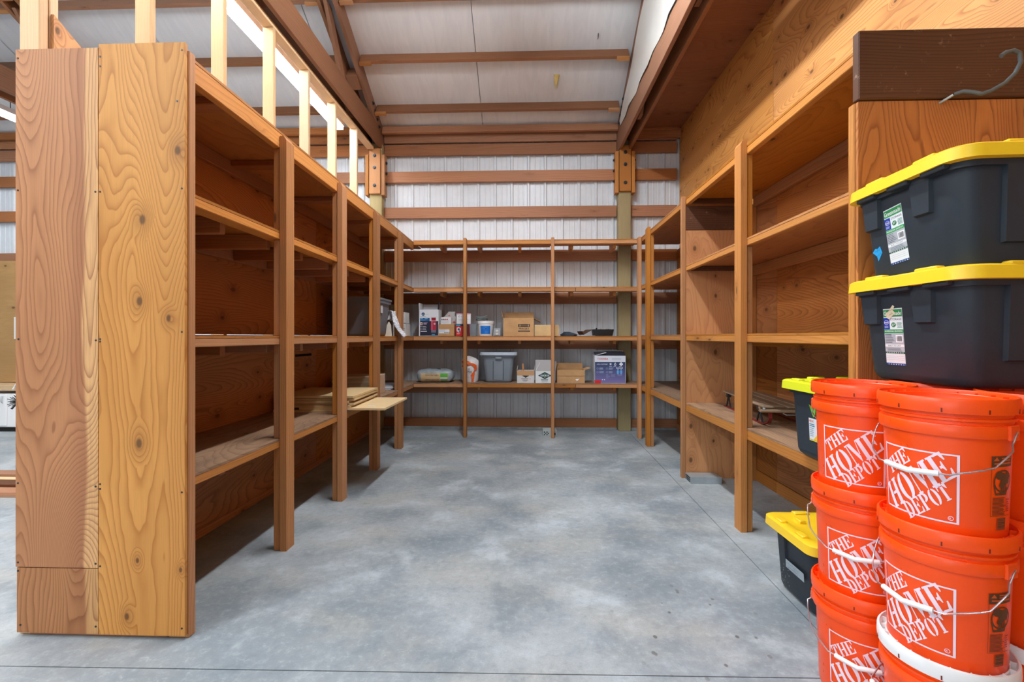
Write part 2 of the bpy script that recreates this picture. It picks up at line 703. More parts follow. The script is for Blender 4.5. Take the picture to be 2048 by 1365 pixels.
def slab(poly):
    mb = MB().prism(poly, -.08, 0.0, 'Z')
    part('concrete_slab', mb, CONC, floor, (0, 0, .06))


def jx(y):
    return JX1 + (JX0 - JX1) * (y - 2.0) / 4.0


def jy(x):
    return 1.687 + (x) * math.tan(TH)


slab([(-9.4, jy(-9.4) + G), (jx(jy(1.2)) - G, jy(1.2) + G), (jx(6.4) - G, 6.4), (-9.4, 6.4)])
slab([(jx(jy(1.2)) + G, jy(1.2) + G), (5.9, jy(5.9) + G), (5.9, 6.4), (jx(6.4) + G, 6.4)])
slab([(-9.4, -8.9), (jx(0) - G, -8.9), (jx(jy(1.2)) - G, jy(1.2) - G), (-9.4, jy(-9.4) - G)])
slab([(jx(0) + G, -8.9), (5.9, -8.9), (5.9, jy(5.9) - G), (jx(jy(1.2)) + G, jy(1.2) - G)])

# ---- back wall: ribbed steel sheets, girts, eave boards
wall_back = struct('wall_back', (0, YM, 0), MB().box(-9.4, 5.9, .06, .10, -.05, 4.6), METAL, 'ribbed white steel wall with timber girts')


def rib_profile(width):
    pts = [(0, 0)]
    n = 4
    p = width / n
    for i in range(n):
        x = i * p
        pts += [(x + .055, 0), (x + .060, -.003), (x + .070, -.003), (x + .075, 0), (x + .125, 0), (x + .13, -.003), (x + .14, -.003), (x + .145, 0),
                (x + p - .048, 0), (x + p - .034, -.019), (x + p - .014, -.019), (x + p, 0)]
    return pts


RP = rib_profile(.914)
sheet = MB()
for i in range(len(RP) - 1):
    (xa, ya), (xb, yb) = RP[i], RP[i + 1]
    sheet.add([(xa, ya, 0), (xb, yb, 0), (xb, yb, 4.5), (xa, ya, 4.5)], [(0, 1, 2, 3)])
sheet_me = sheet.mesh('steel_sheet', METAL)
for k in range(14):
    link('steel_sheet', sheet_me, wall_back, (-9.35 + .02 + k * .914, .03, 0))
POSTS = [(-5.45, -5.28), (-2.133, -1.964), (1.205, 1.37)]
BAYS = [(-9.3, -5.46), (-5.27, -2.14), (-1.957, 1.198), (1.377, 2.0)]
GIRTS = [3.722, 3.355, 2.866, 2.275, 1.696, 1.085, .487]
for x0, x1 in BAYS:
    for z in GIRTS:
        plank('girt', x0, x1, YM - .045, YM - .006, z, z + .15, 'girt', wall_back, 'X')
    plank('skirt_board', x0, x1, YM - .045, YM - .006, .03, .145, 'girt', wall_back, 'X')
    part('sill_lip', MB().box(x0, x1, YM - .05, YM, 0, .03), CONC, wall_back, (0, -YM, 0))
    plank('eave_board', x0, x1, YM - .05, YM - .01, 3.892, 4.02, 'girt', wall_back, 'X')
    plank('eave_board', x0, x1, YM - .14, YM - .10, 3.985, 4.085, 'girt', wall_back, 'X', rot=(-.25, 0, 0))

# ---- ceiling: vinyl-faced insulation between purlins
ceiling = struct('ceiling', (0, 0, 4.1), MB().add([(-9.4, 6.4, roof(6.4) - 4.1 + .14), (5.9, 6.4, roof(6.4) - 4.1 + .14), (5.9, -1.5, roof(-1.5) - 4.1 + .14), (-9.4, -1.5, roof(-1.5) - 4.1 + .14)],
                                                   [(0, 1, 2, 3)]).add([(-9.4, -1.5, roof(-1.5) - 4.1 + .14), (5.9, -1.5, roof(-1.5) - 4.1 + .14), (5.9, -9, .3), (-9.4, -9, .3)], [(0, 1, 2, 3)]), VINYL, 'white vinyl insulation under the sloping roof')
PY = [5.86, 5.30, 4.745, 4.19, 3.63, 3.075, 2.52, 1.96, 1.4, .85]     # purlin positions
rr = random.Random(3)


def blanket(x0, x1):
    mb = MB()
    ys = [6.16]
    edges = [6.16] + PY
    for a, b in zip(edges[:-1], edges[1:]):
        for k in range(1, 11):
            ys.append(a + (b - a) * k / 10)
    nx = 12
    vs = []
    for yy in ys:
        for i in range(len(edges) - 1):
            if edges[i] >= yy >= edges[i + 1]:
                fr = (edges[i] - yy) / (edges[i] - edges[i + 1])
        for k in range(nx + 1):
            x = x0 + (x1 - x0) * k / nx
            e = min(k, nx - k) / (nx / 2)
            sag = -.03 * math.sin(PI * fr) * (.35 + .65 * math.sqrt(e)) + .004 * math.sin(x * 9 + yy * 4)
            vs.append((x, yy, roof(yy) + sag))
    n = nx + 1
    fs = [(j * n + k, j * n + k + 1, (j + 1) * n + k + 1, (j + 1) * n + k) for j in range(len(ys) - 1) for k in range(nx)]
    mb.add(vs, fs, None, True)
    part('insulation_blanket', mb, VINYL, ceiling, (0, 0, -4.1))


xs = [-.60 + 1.83 * k for k in range(-5, 3)]
for a, b in zip(xs[:-1], xs[1:]):
    blanket(a, b - .006)
for x0, x1 in ((-9.2, -5.50), (-5.24, -2.18), (-1.955, 1.16)):
    for py in PY:
        mb = MB().box(x0, x1, -.019, .019, -.135, 0, None, .003)
        part('purlin', mb, wood('truss', 'X'), ceiling, (0, py, roof(py) - 4.1 - .005), (-ANG, 0, 0))
        for xe in (x0 + .07, x1 - .07):
            part('purlin_cleat', MB().box(xe - .07, xe + .07, -.019, .019, -.172, -.137, None, .002), wood('rail', 'X'), ceiling, (0, py, roof(py) - 4.1 - .005), (-ANG, 0, 0))
# torn facing with fibreglass showing
tear = MB()
for k in range(9):
    a = k * .7
    tear.loft([(-.0 - .012 * k, .035 - .003 * k, .022 - .0015 * k, .012, .004 * math.sin(a), .010 * k), (-.012 - .012 * k, .033 - .003 * k, .020 - .0015 * k, .012, .004 * math.cos(a), .010 * k + .008)], None)
part('torn_insulation', tear, plain('fibreglass', (206, 186, 120), .95, var=.25), ceiling, (.35, 5.53, roof(5.53) - 4.1 - .02))
for cx, cyy, ln in ((.79, 5.12, .07), (.50, 4.72, .03)):
    part('slit', MB().box(-.003, .003, -.012, .012, -ln, ln, None), DARK, ceiling, (cx, cyy, roof(cyy) - 4.1 - .035), (-ANG - PI / 2 + PI / 2, .12, 0))

# ---- partition wall on the left: studs, top plate, plywood lining
wall_left = struct('wall_left', (-2.05, 1.82, 0), label='open stud partition lined with plywood')
for y in (1.842, 2.405, 3.0, 3.6, 4.19, 4.79, 5.40):
    plank('stud', -2.137, -2.049, y, y + .038, 0, 3.75, 'stud', wall_left, 'Z')
plank('stud', -2.090, -2.049, 1.884, 1.922, 0, 3.75, 'stud', wall_left, 'Z')
plank('top_plate', -2.137, -2.049, 1.82, 6.0, 3.752, 3.79, 'stud', wall_left, 'Y')
for y0, y1, kk in ((1.842, 4.318, 'plywall'), (4.322, 6.15, 'plywall')):
    plank('plywood_sheet', -2.047, -2.035, y0, y1, .05, 1.262, kk, wall_left, 'Y', 0)
    plank('plywood_sheet', -2.047, -2.035, y0, y1, 1.266, 2.44, kk, wall_left, 'Y', 0)
plank('base_plate', -2.047, -2.030, 1.90, 6.15, 0, .048, 'lumber', wall_left, 'Y', .002)
mb = MB().prism([(1.885 - 1.82, 2.44), (2.24 - 1.82, 2.44), (1.885 - 1.82, 2.635)], 0, .014, 'X')
part('gusset', mb, wood('plyB', 'Z', 'X'), wall_left, (.004, 0, 0))
part('wall_slot', MB().box(0, .0016, 0, .30, -.012, .010), DARK, wall_left, (.0148, 3.92 - 1.82, 1.085))

# ---- plywood wall on the right (upper sheets and lower lining)
wall_right = struct('wall_right', (2.04, 4.0, 0), MB().box(.02, .10, -13, 2.2, 0, 7.0), METAL, 'plywood covered side wall')
for y0, y1 in ((1.412, 3.848), (3.852, 6.19), (-1.03, 1.408), (-3.47, -1.034), (-5.9, -3.474)):
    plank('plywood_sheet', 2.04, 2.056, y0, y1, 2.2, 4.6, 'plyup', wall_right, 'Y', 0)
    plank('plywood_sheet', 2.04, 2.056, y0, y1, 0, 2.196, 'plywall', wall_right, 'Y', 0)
for y0, y1 in ((1.95, 3.70), (3.704, 5.0), (5.004, 6.13)):
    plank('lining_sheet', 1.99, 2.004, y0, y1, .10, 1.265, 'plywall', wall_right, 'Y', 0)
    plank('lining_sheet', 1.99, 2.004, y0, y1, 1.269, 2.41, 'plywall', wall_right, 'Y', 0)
    plank('base_board', 1.985, 2.004, y0, y1, 0, .096, 'lumber', wall_right, 'Y', .002)
plank('corner_stud', 1.95, 1.989, 4.02, 4.066, 0, 2.40, 'lumber', wall_right, 'Z')

# ---- soffit under the loft at the right
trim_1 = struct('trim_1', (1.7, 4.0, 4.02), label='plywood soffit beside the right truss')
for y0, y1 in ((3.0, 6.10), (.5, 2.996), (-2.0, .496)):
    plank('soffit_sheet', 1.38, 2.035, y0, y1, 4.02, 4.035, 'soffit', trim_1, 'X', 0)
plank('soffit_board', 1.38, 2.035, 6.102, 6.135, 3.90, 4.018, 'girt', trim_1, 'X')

# ---- outer shell, out of view
wall_front = struct('wall_front', (0, -5.7, 0), MB().box(-9.4, -7.1, -.1, 0, 0, 3.7).box(-2.1, 5.9, -.1, 0, 0, 3.7).box(-9.4, 5.9, -.1, 0, 3.7, 6.2), METAL, 'far white steel wall of the shop with a doorway added for the fill light')  # wall closes the shop; its doorway is invented to house the rear fill
wall_outer = struct('wall_side', (-9.4, 0, 0), MB().box(-.1, 0, -9, 6.4, 0, 8.5), METAL, 'white steel side wall of the shop')

# ================================================================ POSTS AND TRUSSES
bolt_me = MB().lathe([(.0, 0), (.024, 0), (.024, .004), (.014, .004), (.014, .018), (0, .018)], 10, None, False, cap=False).mesh('bolt', DARKM)


def timber_post(x0, x1):
    xc = (x0 + x1) / 2
    p = plank('timber_post', x0, x1, 6.075, YM - .0, 0, 3.86, 'treated', wall_back, 'Z', .006)
    base = p.location.copy()

    def block(x0_, x1_, y0_, y1_, z0_, z1_, nm):
        o = plank(nm, x0_, x1_, y0_, y1_, z0_, z1_, 'rail', None, 'Z', .004)
        o.parent = p
        o.location = o.location - wall_back.location - base
    block(xc - .075, xc + .075, 6.033, 6.073, 3.17, 3.78, 'front_block')
    block(x0 - .048, x0 - .002, 6.04, 6.16, 3.15, 3.70, 'side_block')
    block(x1 + .002, x1 + .048, 6.04, 6.16, 3.15, 3.70, 'side_block')

    def bolt(x, y, z, rot):
        o = link('bolt', bolt_me, p, Vector((x, y, z)) - wall_back.location - base, rot)
    for z in (3.28, 3.52, 3.68):
        bolt(xc, 6.031, z, (PI / 2, 0, 0))
    for z in (3.32, 3.46, 3.60):
        bolt(x1 + .05, 6.10, z, (0, PI / 2, 0))
        bolt(x0 - .05, 6.10, z, (0, -PI / 2, 0))


for q in POSTS:
    timber_post(*q)


def truss(x0, x1, zb, label):
    """double chords each side of the post between x0 and x1"""
    t = thing('roof_truss', label, 'roof truss', ((x0 + x1) / 2, 6.1, zb), 0, 'trusses carrying the roof')
    L = 7.2
    for k, (a, b) in enumerate(((x0 - .04, x0 - .002), (x1 + .002, x1 + .04))):
        plank('bottom_chord', a, b, 6.15 - L, 6.15, zb, zb + .25, 'truss', t, 'Y')
        c, s_ = math.cos(ANG), math.sin(ANG)
        z0 = 3.845
        pts = []
        for q in (0, .19 / c):
            pts.append([(6.17, z0 + q), (6.17 - L, z0 + q + SLOPE * L)])
        mb = MB().prism([pts[0][0], pts[0][1], pts[1][1], pts[1][0]], a, b, 'X')
        part('top_chord', mb, wood('truss', 'Y'), t, (-(x0 + x1) / 2, -6.1, -zb))
    for y in (5.35, 4.45, 3.3):
        z = 3.845 + SLOPE * (6.17 - y)
        mb = MB().box(x0, x1, -.09, .09, 0, .14, None, .003)
        part('spacer_block', mb, wood('truss', 'Y'), t, (-(x0 + x1) / 2, y - 6.1, z - zb - .02), (-ANG, 0, 0))
    for y, dz in ((5.88, .03), (5.80, .10), (5.72, .16), (5.96, -.03)):
        for sx, xx in ((1, x1 + .042), (-1, x0 - .042)):
            link('bolt', bolt_me, t, (xx - (x0 + x1) / 2, y - 6.1, 4.06 + dz - zb), (0, sx * PI / 2, 0))
    for y, y2 in ((4.6, 5.2), (2.6, 3.4)):
        z2 = 3.85 + SLOPE * (6.17 - y)
        mb = MB().prism([(y2, zb + .05), (y2 + .12, zb + .05), (y + .12, z2), (y, z2)], x0 + .03, x0 + .068, 'X')
        part('web', mb, wood('truss', 'Z'), t, (-(x0 + x1) / 2, -6.1, -zb))
    return t


truss(-2.13, -2.005, 3.795, 'dark brown double-chord roof truss above the left stud wall')
truss(1.24, 1.33, 3.72, 'dark brown double-chord roof truss beside the plywood soffit')
truss(-5.45, -5.32, 3.74, 'dark brown double-chord roof truss at the far left edge')

# torn plastic sheet stapled on the right truss
ps = MB()
n = 16
vs = []
for i in range(n + 1):
    y = 3.2 + (5.9 - 3.2) * i / n
    zt = 3.90 + SLOPE * (6.17 - y)
    zb_ = 3.955 + .02 * math.sin(i * 2.1)
    for k in range(5):
        vs.append((1.190 + .006 * math.sin(i * 1.3 + k), y, zb_ + (max(zt, zb_ + .03) - zb_) * k / 4))
fs = [(i * 5 + k, i * 5 + k + 1, (i + 1) * 5 + k + 1, (i + 1) * 5 + k) for i in range(n) for k in range(4)]
ps.add(vs, fs, None, True)
tag(part('plastic_sheet', ps, plain('milky_plastic', (214, 212, 206), .35), None), 'milky torn plastic sheet stapled above the right truss chord', 'plastic sheet')


# ================================================================ STRIP LIGHTS
def strip_light(x, y0, y1, z, label, power, tube=None, wide=True):
    L = y1 - y0
    t = thing('strip_light', label, 'strip light', (x, (y0 + y1) / 2, z), 0, 'fluorescent strip lights')
    part('fixture_body', MB().prism([(-.075, .075), (.075, .075), (.068, .022), (-.068, .022)] if wide else [(-.022, .075), (.022, .075), (.016, -.012), (-.016, -.012)], -L / 2, L / 2, 'Y'), plain('fixture_white', (232, 232, 232), .4), t)
    for sx in (-.040, .040):
        part('tube', MB().tube([(sx, -L / 2 + .03, 0), (sx, L / 2 - .03, 0)], .017, 10), tube or TUBE, t)
    for yy in (-L / 2, L / 2):
        part('end_cap', MB().box(-.06, .06, yy - .012, yy + .012, -.018, .076, None, .004), plain('fixture_white', (232, 232, 232), .4), t)
    for yy in (-L / 2 + .3, L / 2 - .3):
        part('hanger', MB().tube([(0, yy, .075), (0, yy, .30)], .004, 6), DARKM, t)
    l = area('strip_glow', (x, (y0 + y1) / 2, z - .03), .13, L, power * .55, (.93, .97, 1.0))
    return t


strip_light(-2.36, 3.20, 5.62, 3.86, 'glowing strip light seen through the left studs', 34)
strip_light(-2.36, .60, 3.02, 3.86, 'strip light beyond the left studs, nearer the camera', 34)
strip_light(-6.14, 3.0, 5.5, 3.86, 'glowing strip light at the far left edge of the picture', 75)
strip_light(.0, 1.65, 3.95, 4.36, 'strip light over the aisle, just above the picture', 110, TUBEB, False)
strip_light(-.55, -4.4, -2.0, 4.25, 'strip light behind the camera over the shop floor', 40)
strip_light(-3.5, -2.4, 0.0, 3.95, 'strip light over the left of the shop floor', 230)
strip_light(-5.2, .4, 2.8, 3.95, 'unseen strip light added to brighten the left bay beyond the partition', 60, TUBEB, False)  # added fill lamp out of view, bare so it lifts the left ceiling


# ================================================================ SHELVING
LV = (.655, 1.255, 1.868)          # tops of the lower three decks
TOP = 2.452
BAND = .012
screw_me = MB().lathe([(.0045, 0), (.004, .0012), (0, .0012)], 8, None, False, cap=False).mesh('screw', DARKM)

# ---------- left unit
lu = thing('shelving_unit', 'left timber shelving with a plywood end panel facing the camera', 'shelving', (-1.74, 3.7, 0), 0, 'built-in timber shelving around the aisle')
ep = plank('end_panel', -2.130, -1.776, 1.823, 1.838, .292, 2.447, 'plyA', lu, 'Z', 0)
plank('end_panel', -2.126, -1.776, 1.824, 1.838, .018, .288, 'plyA', lu, 'Z', 0)
plank('end_panel', -1.773, -1.408, 1.823, 1.838, .018, 2.462, 'plyB', lu, 'Z', 0)
plank('panel_sill', -2.09, -1.495, 1.840, 1.93, 0, .037, 'girt', lu, 'X')
for (u, z) in [(-2.12, 2.41), (-1.767, 2.41), (-1.42, 2.43), (-1.767, 2.37), (-2.12, 1.86), (-1.787, 1.85), (-1.767, 1.85), (-1.42, 1.86), (-2.118, 1.24), (-1.785, 1.235), (-1.767, 1.24), (-1.767, 1.23),
               (-1.42, 1.27), (-2.12, .64), (-1.786, .63), (-1.767, .64), (-1.767, .62), (-1.42, .61), (-2.12, .31), (-1.786, .31), (-2.12, .275), (-1.786, .05), (-1.42, .05), (-2.11, .05), (-1.44, 2.22), (-1.767, .30)]:
    link('screw', screw_me, lu, (u + 1.74, 1.823 - 3.7, z), (PI / 2, 0, 0))
plank('post', -1.492, -1.402, 1.840, 1.878, 0, 2.44, 'lumber', lu, 'Z')
PLY = [2.60, 3.40, 4.20, 5.01]
for y in PLY:
    mb = MB().prism([(-.019, -1.21), (.019, -1.21), (.019, 1.185), (.004, 1.21), (-.019, 1.21)], -.0445, .0445, 'Y')
    part('post', mb, wood('lumber', 'Z'), lu, (-1.421 + 1.74, y + .0445 - 3.7, 1.21))
    zz = 0.0
    for lv in LV + (TOP,):
        zt = lv - .051 if lv != TOP else TOP - .102
        plank('cripple', -1.483, -1.445, y + .008, y + .087, zz, zt, 'lumber', lu, 'Z')
        zz = lv
for i, lv in enumerate(LV):
    for y0, y1 in ((1.88, 4.238), (4.242, 5.695)):
        plank('front_rail', -1.53, -1.443, y0, y1, lv - .051, lv - .0125, 'rail', lu, 'Y')
    for y0, y1 in ((1.842, 4.24), (4.242, 6.13)):
        plank('deck', -2.033, -1.443, y0, y1, lv - .012, lv, 'plydeck' if i == 0 else 'plyunder', lu, 'Y', 0)
    for y in (2.24, 2.64, 3.04, 3.44, 3.84, 4.24, 4.64, 5.05, 5.5):
        plank('joist', -1.994, -1.532, y - .019, y + .019, lv - .10, lv - .013, 'girt', lu, 'X')
    plank('ledger', -2.033, -1.996, 1.84, 6.12, lv - .10, lv - .013, 'girt', lu, 'Y')
for y0, y1 in ((1.88, 4.238), (4.242, 5.72)):
    plank('front_rail', -1.481, -1.443, y0, y1, TOP - .101, TOP - .0125, 'rail', lu, 'Y')
for y0, y1 in ((1.842, 4.24), (4.242, 6.13)):
    plank('deck', -2.033, -1.443, y0, y1, TOP - .012, TOP, 'plyunder', lu, 'Y', 0)
for y in (2.24, 3.04, 3.84, 4.64, 5.4):
    plank('joist', -1.994, -1.483, y - .044, y + .044, TOP - .052, TOP - .013, 'girt', lu, 'X')
plank('ledger', -2.033, -1.996, 1.84, 6.12, TOP - .101, TOP - .013, 'girt', lu, 'Y')

# ---------- back unit
bu = thing('shelving_unit', 'timber shelving against the steel wall across the end of the aisle', 'shelving', (-.02, 5.9, 0), 0, 'built-in timber shelving around the aisle')
for x in (-.776, .311, 1.376):
    plank('post', x - .019, x + .019, 5.61, 5.698, 0, 2.475, 'lumber', bu, 'Z')
BL = (.668, 1.258, 1.872, 2.468)
for i, lv in enumerate(BL):
    cuts = ((-1.441, -.778), (-.774, .60), (.604, 1.398)) if i % 2 == 0 else ((-1.441, .309), (.313, 1.398))
    for x0, x1 in cuts:
        plank('front_rail', x0, x1, 5.70, 5.788, lv - .056, lv - .0125, 'rail', bu, 'X')
    for x0, x1 in ((-1.441, .30), (.302, 1.398)):
        plank('deck', x0, x1, 5.70, 6.07 if x1 > 1 else 6.15, lv - .012, lv, 'plydeck' if i == 0 else 'plyunder', bu, 'X', 0)
    for x in (-1.1, -.62, -.10, .56, 1.1):
        plank('joist', x - .019, x + .019, 5.79, 6.07, lv - .10, lv - .013, 'rail', bu, 'Y')

# ---------- right unit
ru = thing('shelving_unit', 'right timber shelving with a plywood divider, behind the orange buckets', 'shelving', (1.7, 3.8, 0), 0, 'built-in timber shelving around the aisle')
for y, z1 in ((2.95, 2.50), (5.22, 2.50)):
    mb = MB().prism([(-.019, -z1 / 2), (.019, -z1 / 2), (.019, z1 / 2), (-.010, z1 / 2), (-.019, z1 / 2 - .02)], -.0445, .0445, 'Y')
    part('post', mb, wood('lumber', 'Z'), ru, (1.379 - 1.7, y + .0445 - 3.8, z1 / 2))
RLV = (.667, 1.270, 1.882, 2.475)
RTH = (.075, .055, .050, .058)
for y in (2.952, 5.222):
    zz = 0.0
    for lv, th in zip(RLV, RTH):
        plank('cripple', 1.402, 1.440, y + .008, y + .085, zz, lv - th, 'lumber', ru, 'Z')
        zz = lv
plank('divider_edge', 1.362, 1.399, 4.07, 4.108, 0, 2.49, 'lumber', ru, 'Z')
plank('divider_panel', 1.40, 1.949, 4.074, 4.088, .0, 2.19, 'plydiv', ru, 'Z', 0)
plank('divider_plank', 1.40, 1.949, 4.074, 4.090, 2.195, 2.405, 'brown', ru, 'X', .002)
for i, (lv, th) in enumerate(zip(RLV, RTH)):
    for y0, y1 in ((1.985, 4.068), (4.11, 5.695)):
        plank('front_rail', 1.40, 1.438, y0, y1, lv - th, lv - .0125, 'rail', ru, 'Y')
        plank('deck', 1.40, 1.987, max(y0, 1.985), min(y1 + .35, 6.06) if y0 > 4 else y1 + .004, lv - .012, lv, 'plydeck' if i == 0 else 'plyunder', ru, 'Y', 0)
    plank('cleat', 1.44, 1.90, 4.03, 4.068, lv - .052, lv - .013, 'brown', ru, 'X')
    plank('cleat', 1.44, 1.90, 1.985, 2.023, lv - .052, lv - .013, 'rail', ru, 'X')
    plank('ledger', 1.952, 1.987, 2.03, 4.01, lv - .10, lv - .013, 'lumber', ru, 'Y')
plank('end_post', 1.362, 1.45, 1.947, 1.983, 0, 2.225, 'rail', ru, 'Z')
plank('end_panel', 1.368, 2.036, 1.931, 1.946, .0, 2.224, 'plyend', ru, 'Z', 0)
plank('header_board', 1.362, 2.036, 1.919, 1.957, 2.228, 2.512, 'brown', ru, 'X', .004)

# bicycle hook screwed into the header board
hk = [(1.700, 1.905, 2.216), (1.716, 1.890, 2.226), (1.735, 1.872, 2.228), (1.755, 1.855, 2.215), (1.775, 1.84, 2.200), (1.80, 1.832, 2.206), (1.845, 1.822, 2.232), (1.875, 1.815, 2.265), (1.892, 1.812, 2.305), (1.888, 1.812, 2.340), (1.868, 1.814, 2.352), (1.845, 1.818, 2.347), (1.828, 1.82, 2.335)]
hk2 = []
for i in range(len(hk) - 1):
    for k in range(3):
        hk2.append(tuple(a + (b - a) * k / 3 for a, b in zip(hk[i], hk[i + 1])))
hk2.append(hk[-1])
hook = thing('utility_hook', 'grey rubber-coated hook screwed into the dark header board', 'hook', (1.70, 1.92, 2.216))
part('hook_bend', MB().tube([(p[0] - 1.70, p[1] - 1.92, p[2] - 2.216) for p in hk2[3:]], [.0075] * (len(hk2) - 7) + [.0085] * 4, 10), RUBBER, hook)
part('screw_shank', MB().tube([(-.004, .012, -.003), (.002, -.012, .001), (.014, -.028, .009)], .005, 8), STEEL, hook)


# ================================================================ ORANGE BUCKETS
def half_ring(cx, cy, rx, ry, ix, iy, a0, a1, n=10):
    o = [(cx + rx * math.cos(math.radians(a0 + (a1 - a0) * i / n)), cy + ry * math.sin(math.radians(a0 + (a1 - a0) * i / n))) for i in range(n + 1)]
    q = [(cx + ix * math.cos(math.radians(a0 + (a1 - a0) * i / n)), cy + iy * math.sin(math.radians(a0 + (a1 - a0) * i / n))) for i in range(n + 1)]
    return [[o[i], o[i + 1], q[i + 1], q[i]] for i in range(n)]


def R(x0, y0, x1, y1):
    return [(x0, y0), (x1, y0), (x1, y1), (x0, y1)]


SERIF = [R(0, 0, .46, .07), R(0, .93, .46, 1)]
STENCIL = {
    'T': (1.0, [R(.36, 0, .64, .86), R(.24, 0, .76, .07), [(0, 1), (0, .66), (.07, .66), (.15, .88), (.32, .88), (.32, 1)], [(1, 1), (.68, 1), (.68, .88), (.85, .88), (.93, .66), (1, .66)], R(.36, .9, .64, 1)]),
    'H': (1.12, [R(.09, 0, .37, 1), R(.75, 0, 1.03, 1), R(.66, .93, 1.12, 1), R(.66, 0, 1.12, .07), R(.43, .45, .75, .55)] + SERIF),
    'E': (1.0, [R(.09, 0, .37, 1), [(.46, 1), (.46, .91), (.76, .91), (.9, .68), (.97, .68), (.97, 1)], [(.46, 0), (.97, 0), (1.0, .34), (.92, .34), (.78, .09), (.46, .09)],
                [(.46, .45), (.58, .45), (.66, .33), (.72, .33), (.72, .69), (.66, .69), (.58, .55), (.46, .55)]] + SERIF),
    'O': (1.05, half_ring(.50, .5, .5, .52, .20, .44, 98, 262) + half_ring(.55, .5, .5, .52, .20, .44, -82, 82)),
    'M': (1.42, [R(.09, 0, .17, 1), R(0, 0, .28, .07), [(.20, 1), (.50, 1), (.76, .30), (.66, .02)], [(.80, .36), (1.0, 1), (.96, 1), (.74, .42)], R(1.04, 0, 1.33, 1), R(.95, 0, 1.42, .07), R(1.0, .93, 1.42, 1), R(0, .93, .20, 1)]),
    'D': (1.05, [R(.09, 0, .37, 1)] + SERIF + half_ring(.46, .5, .58, .5, .26, .41, -86, 86)),
    'P': (.95, [R(.09, 0, .37, 1)] + SERIF + half_ring(.44, .72, .5, .28, .2, .19, -86, 86)),
}


def stencil_word(art, word, cu, cv, length, height, S, col, ax=math.radians(42), lean=math.radians(30), l=1):
    W = sum(STENCIL[c][0] for c in word) + .10 * (len(word) - 1)
    k = length / W
    ex = (math.cos(ax), math.sin(ax))
    ey = (-math.sin(lean), math.cos(lean))
    x = 0.0
    for c in word:
        w_, polys = STENCIL[c]
        for p in polys:
            pts = []
            for px, py in p:
                a, b = (x + px) * k - length / 2, (py - .5) * height
                pts.append((S * (cu + a * ex[0] + b * ey[0]), S * (cv + a * ex[1] + b * ey[1])))
            art.poly(pts, col, l)
        x += w_ + .10


def bucket_r(z):
    return .1255 + (.1345 - .1255) * max(0, min(1, z / .27))


def wrap(zc):
    def fn(u, v, d):
        z = zc + v
        r = bucket_r(z) + d
        a = u / .131
        return (r * math.sin(a), -r * math.cos(a), z)
    return fn


body = MB().lathe([(.0, .0), (.118, .0), (.1235, .004), (.1255, .012), (.1345, .279), (.1440, .281), (.1455, .285), (.1455, .309), (.1435, .313), (.1365, .314), (.1365, .322), (.1430, .324), (.1430, .330), (.1365, .332), (.1375, .350), (.130, .350), (.1285, .30), (.12, .02), (0, .02)], 56, ORANGE, cap=False)
body_me = body.mesh('bucket_body', ORANGE)


def lid_mesh(m, nm):
    l = MB().lathe([(.0, .353), (.1235, .353), (.1250, .356), (.1255, .371), (.1275, .373), (.1300, .371), (.1310, .363), (.1415, .363), (.1425, .379), (.1440, .383), (.1475, .383), (.1500, .379), (.1507, .356), (.1495, .343), (.1460, .342), (.1455, .349), (.139, .3495), (0, .3495)], 56, m, cap=False)
    for k in range(20):
        a = 2 * PI * k / 20
        T = Matrix.Rotation(a, 4, 'Z')
        l.box(.129, .143, -.0012, .0012, .362, .377, m, 0, T)
    for k in range(10):
        a = 2 * PI * (k + .3) / 10
        T = Matrix.Rotation(a, 4, 'Z')
        l.box(.1495, .1512, -.0016, .0016, .346, .357, plain('lid_notch', (120, 30, 8), .6), 0, T)
    return l.mesh(nm, m)


lid_o = lid_mesh(ORANGE, 'lid')
lid_w = lid_mesh(WHITEP, 'lid_white')


def bail(zdrop, tilt):
    pts = []
    prof = [(-94, .002), (-90, -.004), (-84, -.030), (-62, zdrop * .72), (-30, zdrop * .95), (0, zdrop), (30, zdrop * .95), (62, zdrop * .72), (84, -.030), (90, -.004), (94, .002)]
    for a, dz in prof:
        r = .1475 if abs(a) > 80 else .1535 + .012 * math.cos(math.radians(a))
        pts.append((r * math.sin(math.radians(a)), -r * math.cos(math.radians(a)), .298 + dz + tilt * math.sin(math.radians(a))))
    fine = []
    for i in range(len(pts) - 1):
        for k in range(4):
            t_ = k / 4
            p = [a + (b - a) * t_ for a, b in zip(pts[i], pts[i + 1])]
            rr_ = math.hypot(p[0], p[1])
            tgt = .150 if i in (0, 1, 8, 9) else .160
            s_ = max(1, tgt / rr_) if rr_ < tgt else 1
            fine.append((p[0] * s_, p[1] * s_, p[2]))
    fine.append(pts[-1])
    return fine


BAILS = []
for zd in (-.118, -.13):
    f = bail(zd, 0)
    wire = MB().tube(f, .0022, 8).mesh('bail', WIRE)
    grip = MB().tube(f[17:24], .0075, 12).mesh('grip', WHITEP)
    BAILS.append((wire, grip))
EARS = []
for sx in (-1, 1):
    ear = MB()
    ear.box(min(sx * .140, sx * .1485), max(sx * .140, sx * .1485), -.022, .022, .276, .316, ORANGE, .003)
    EARS.append(ear.mesh('ear', ORANGE))

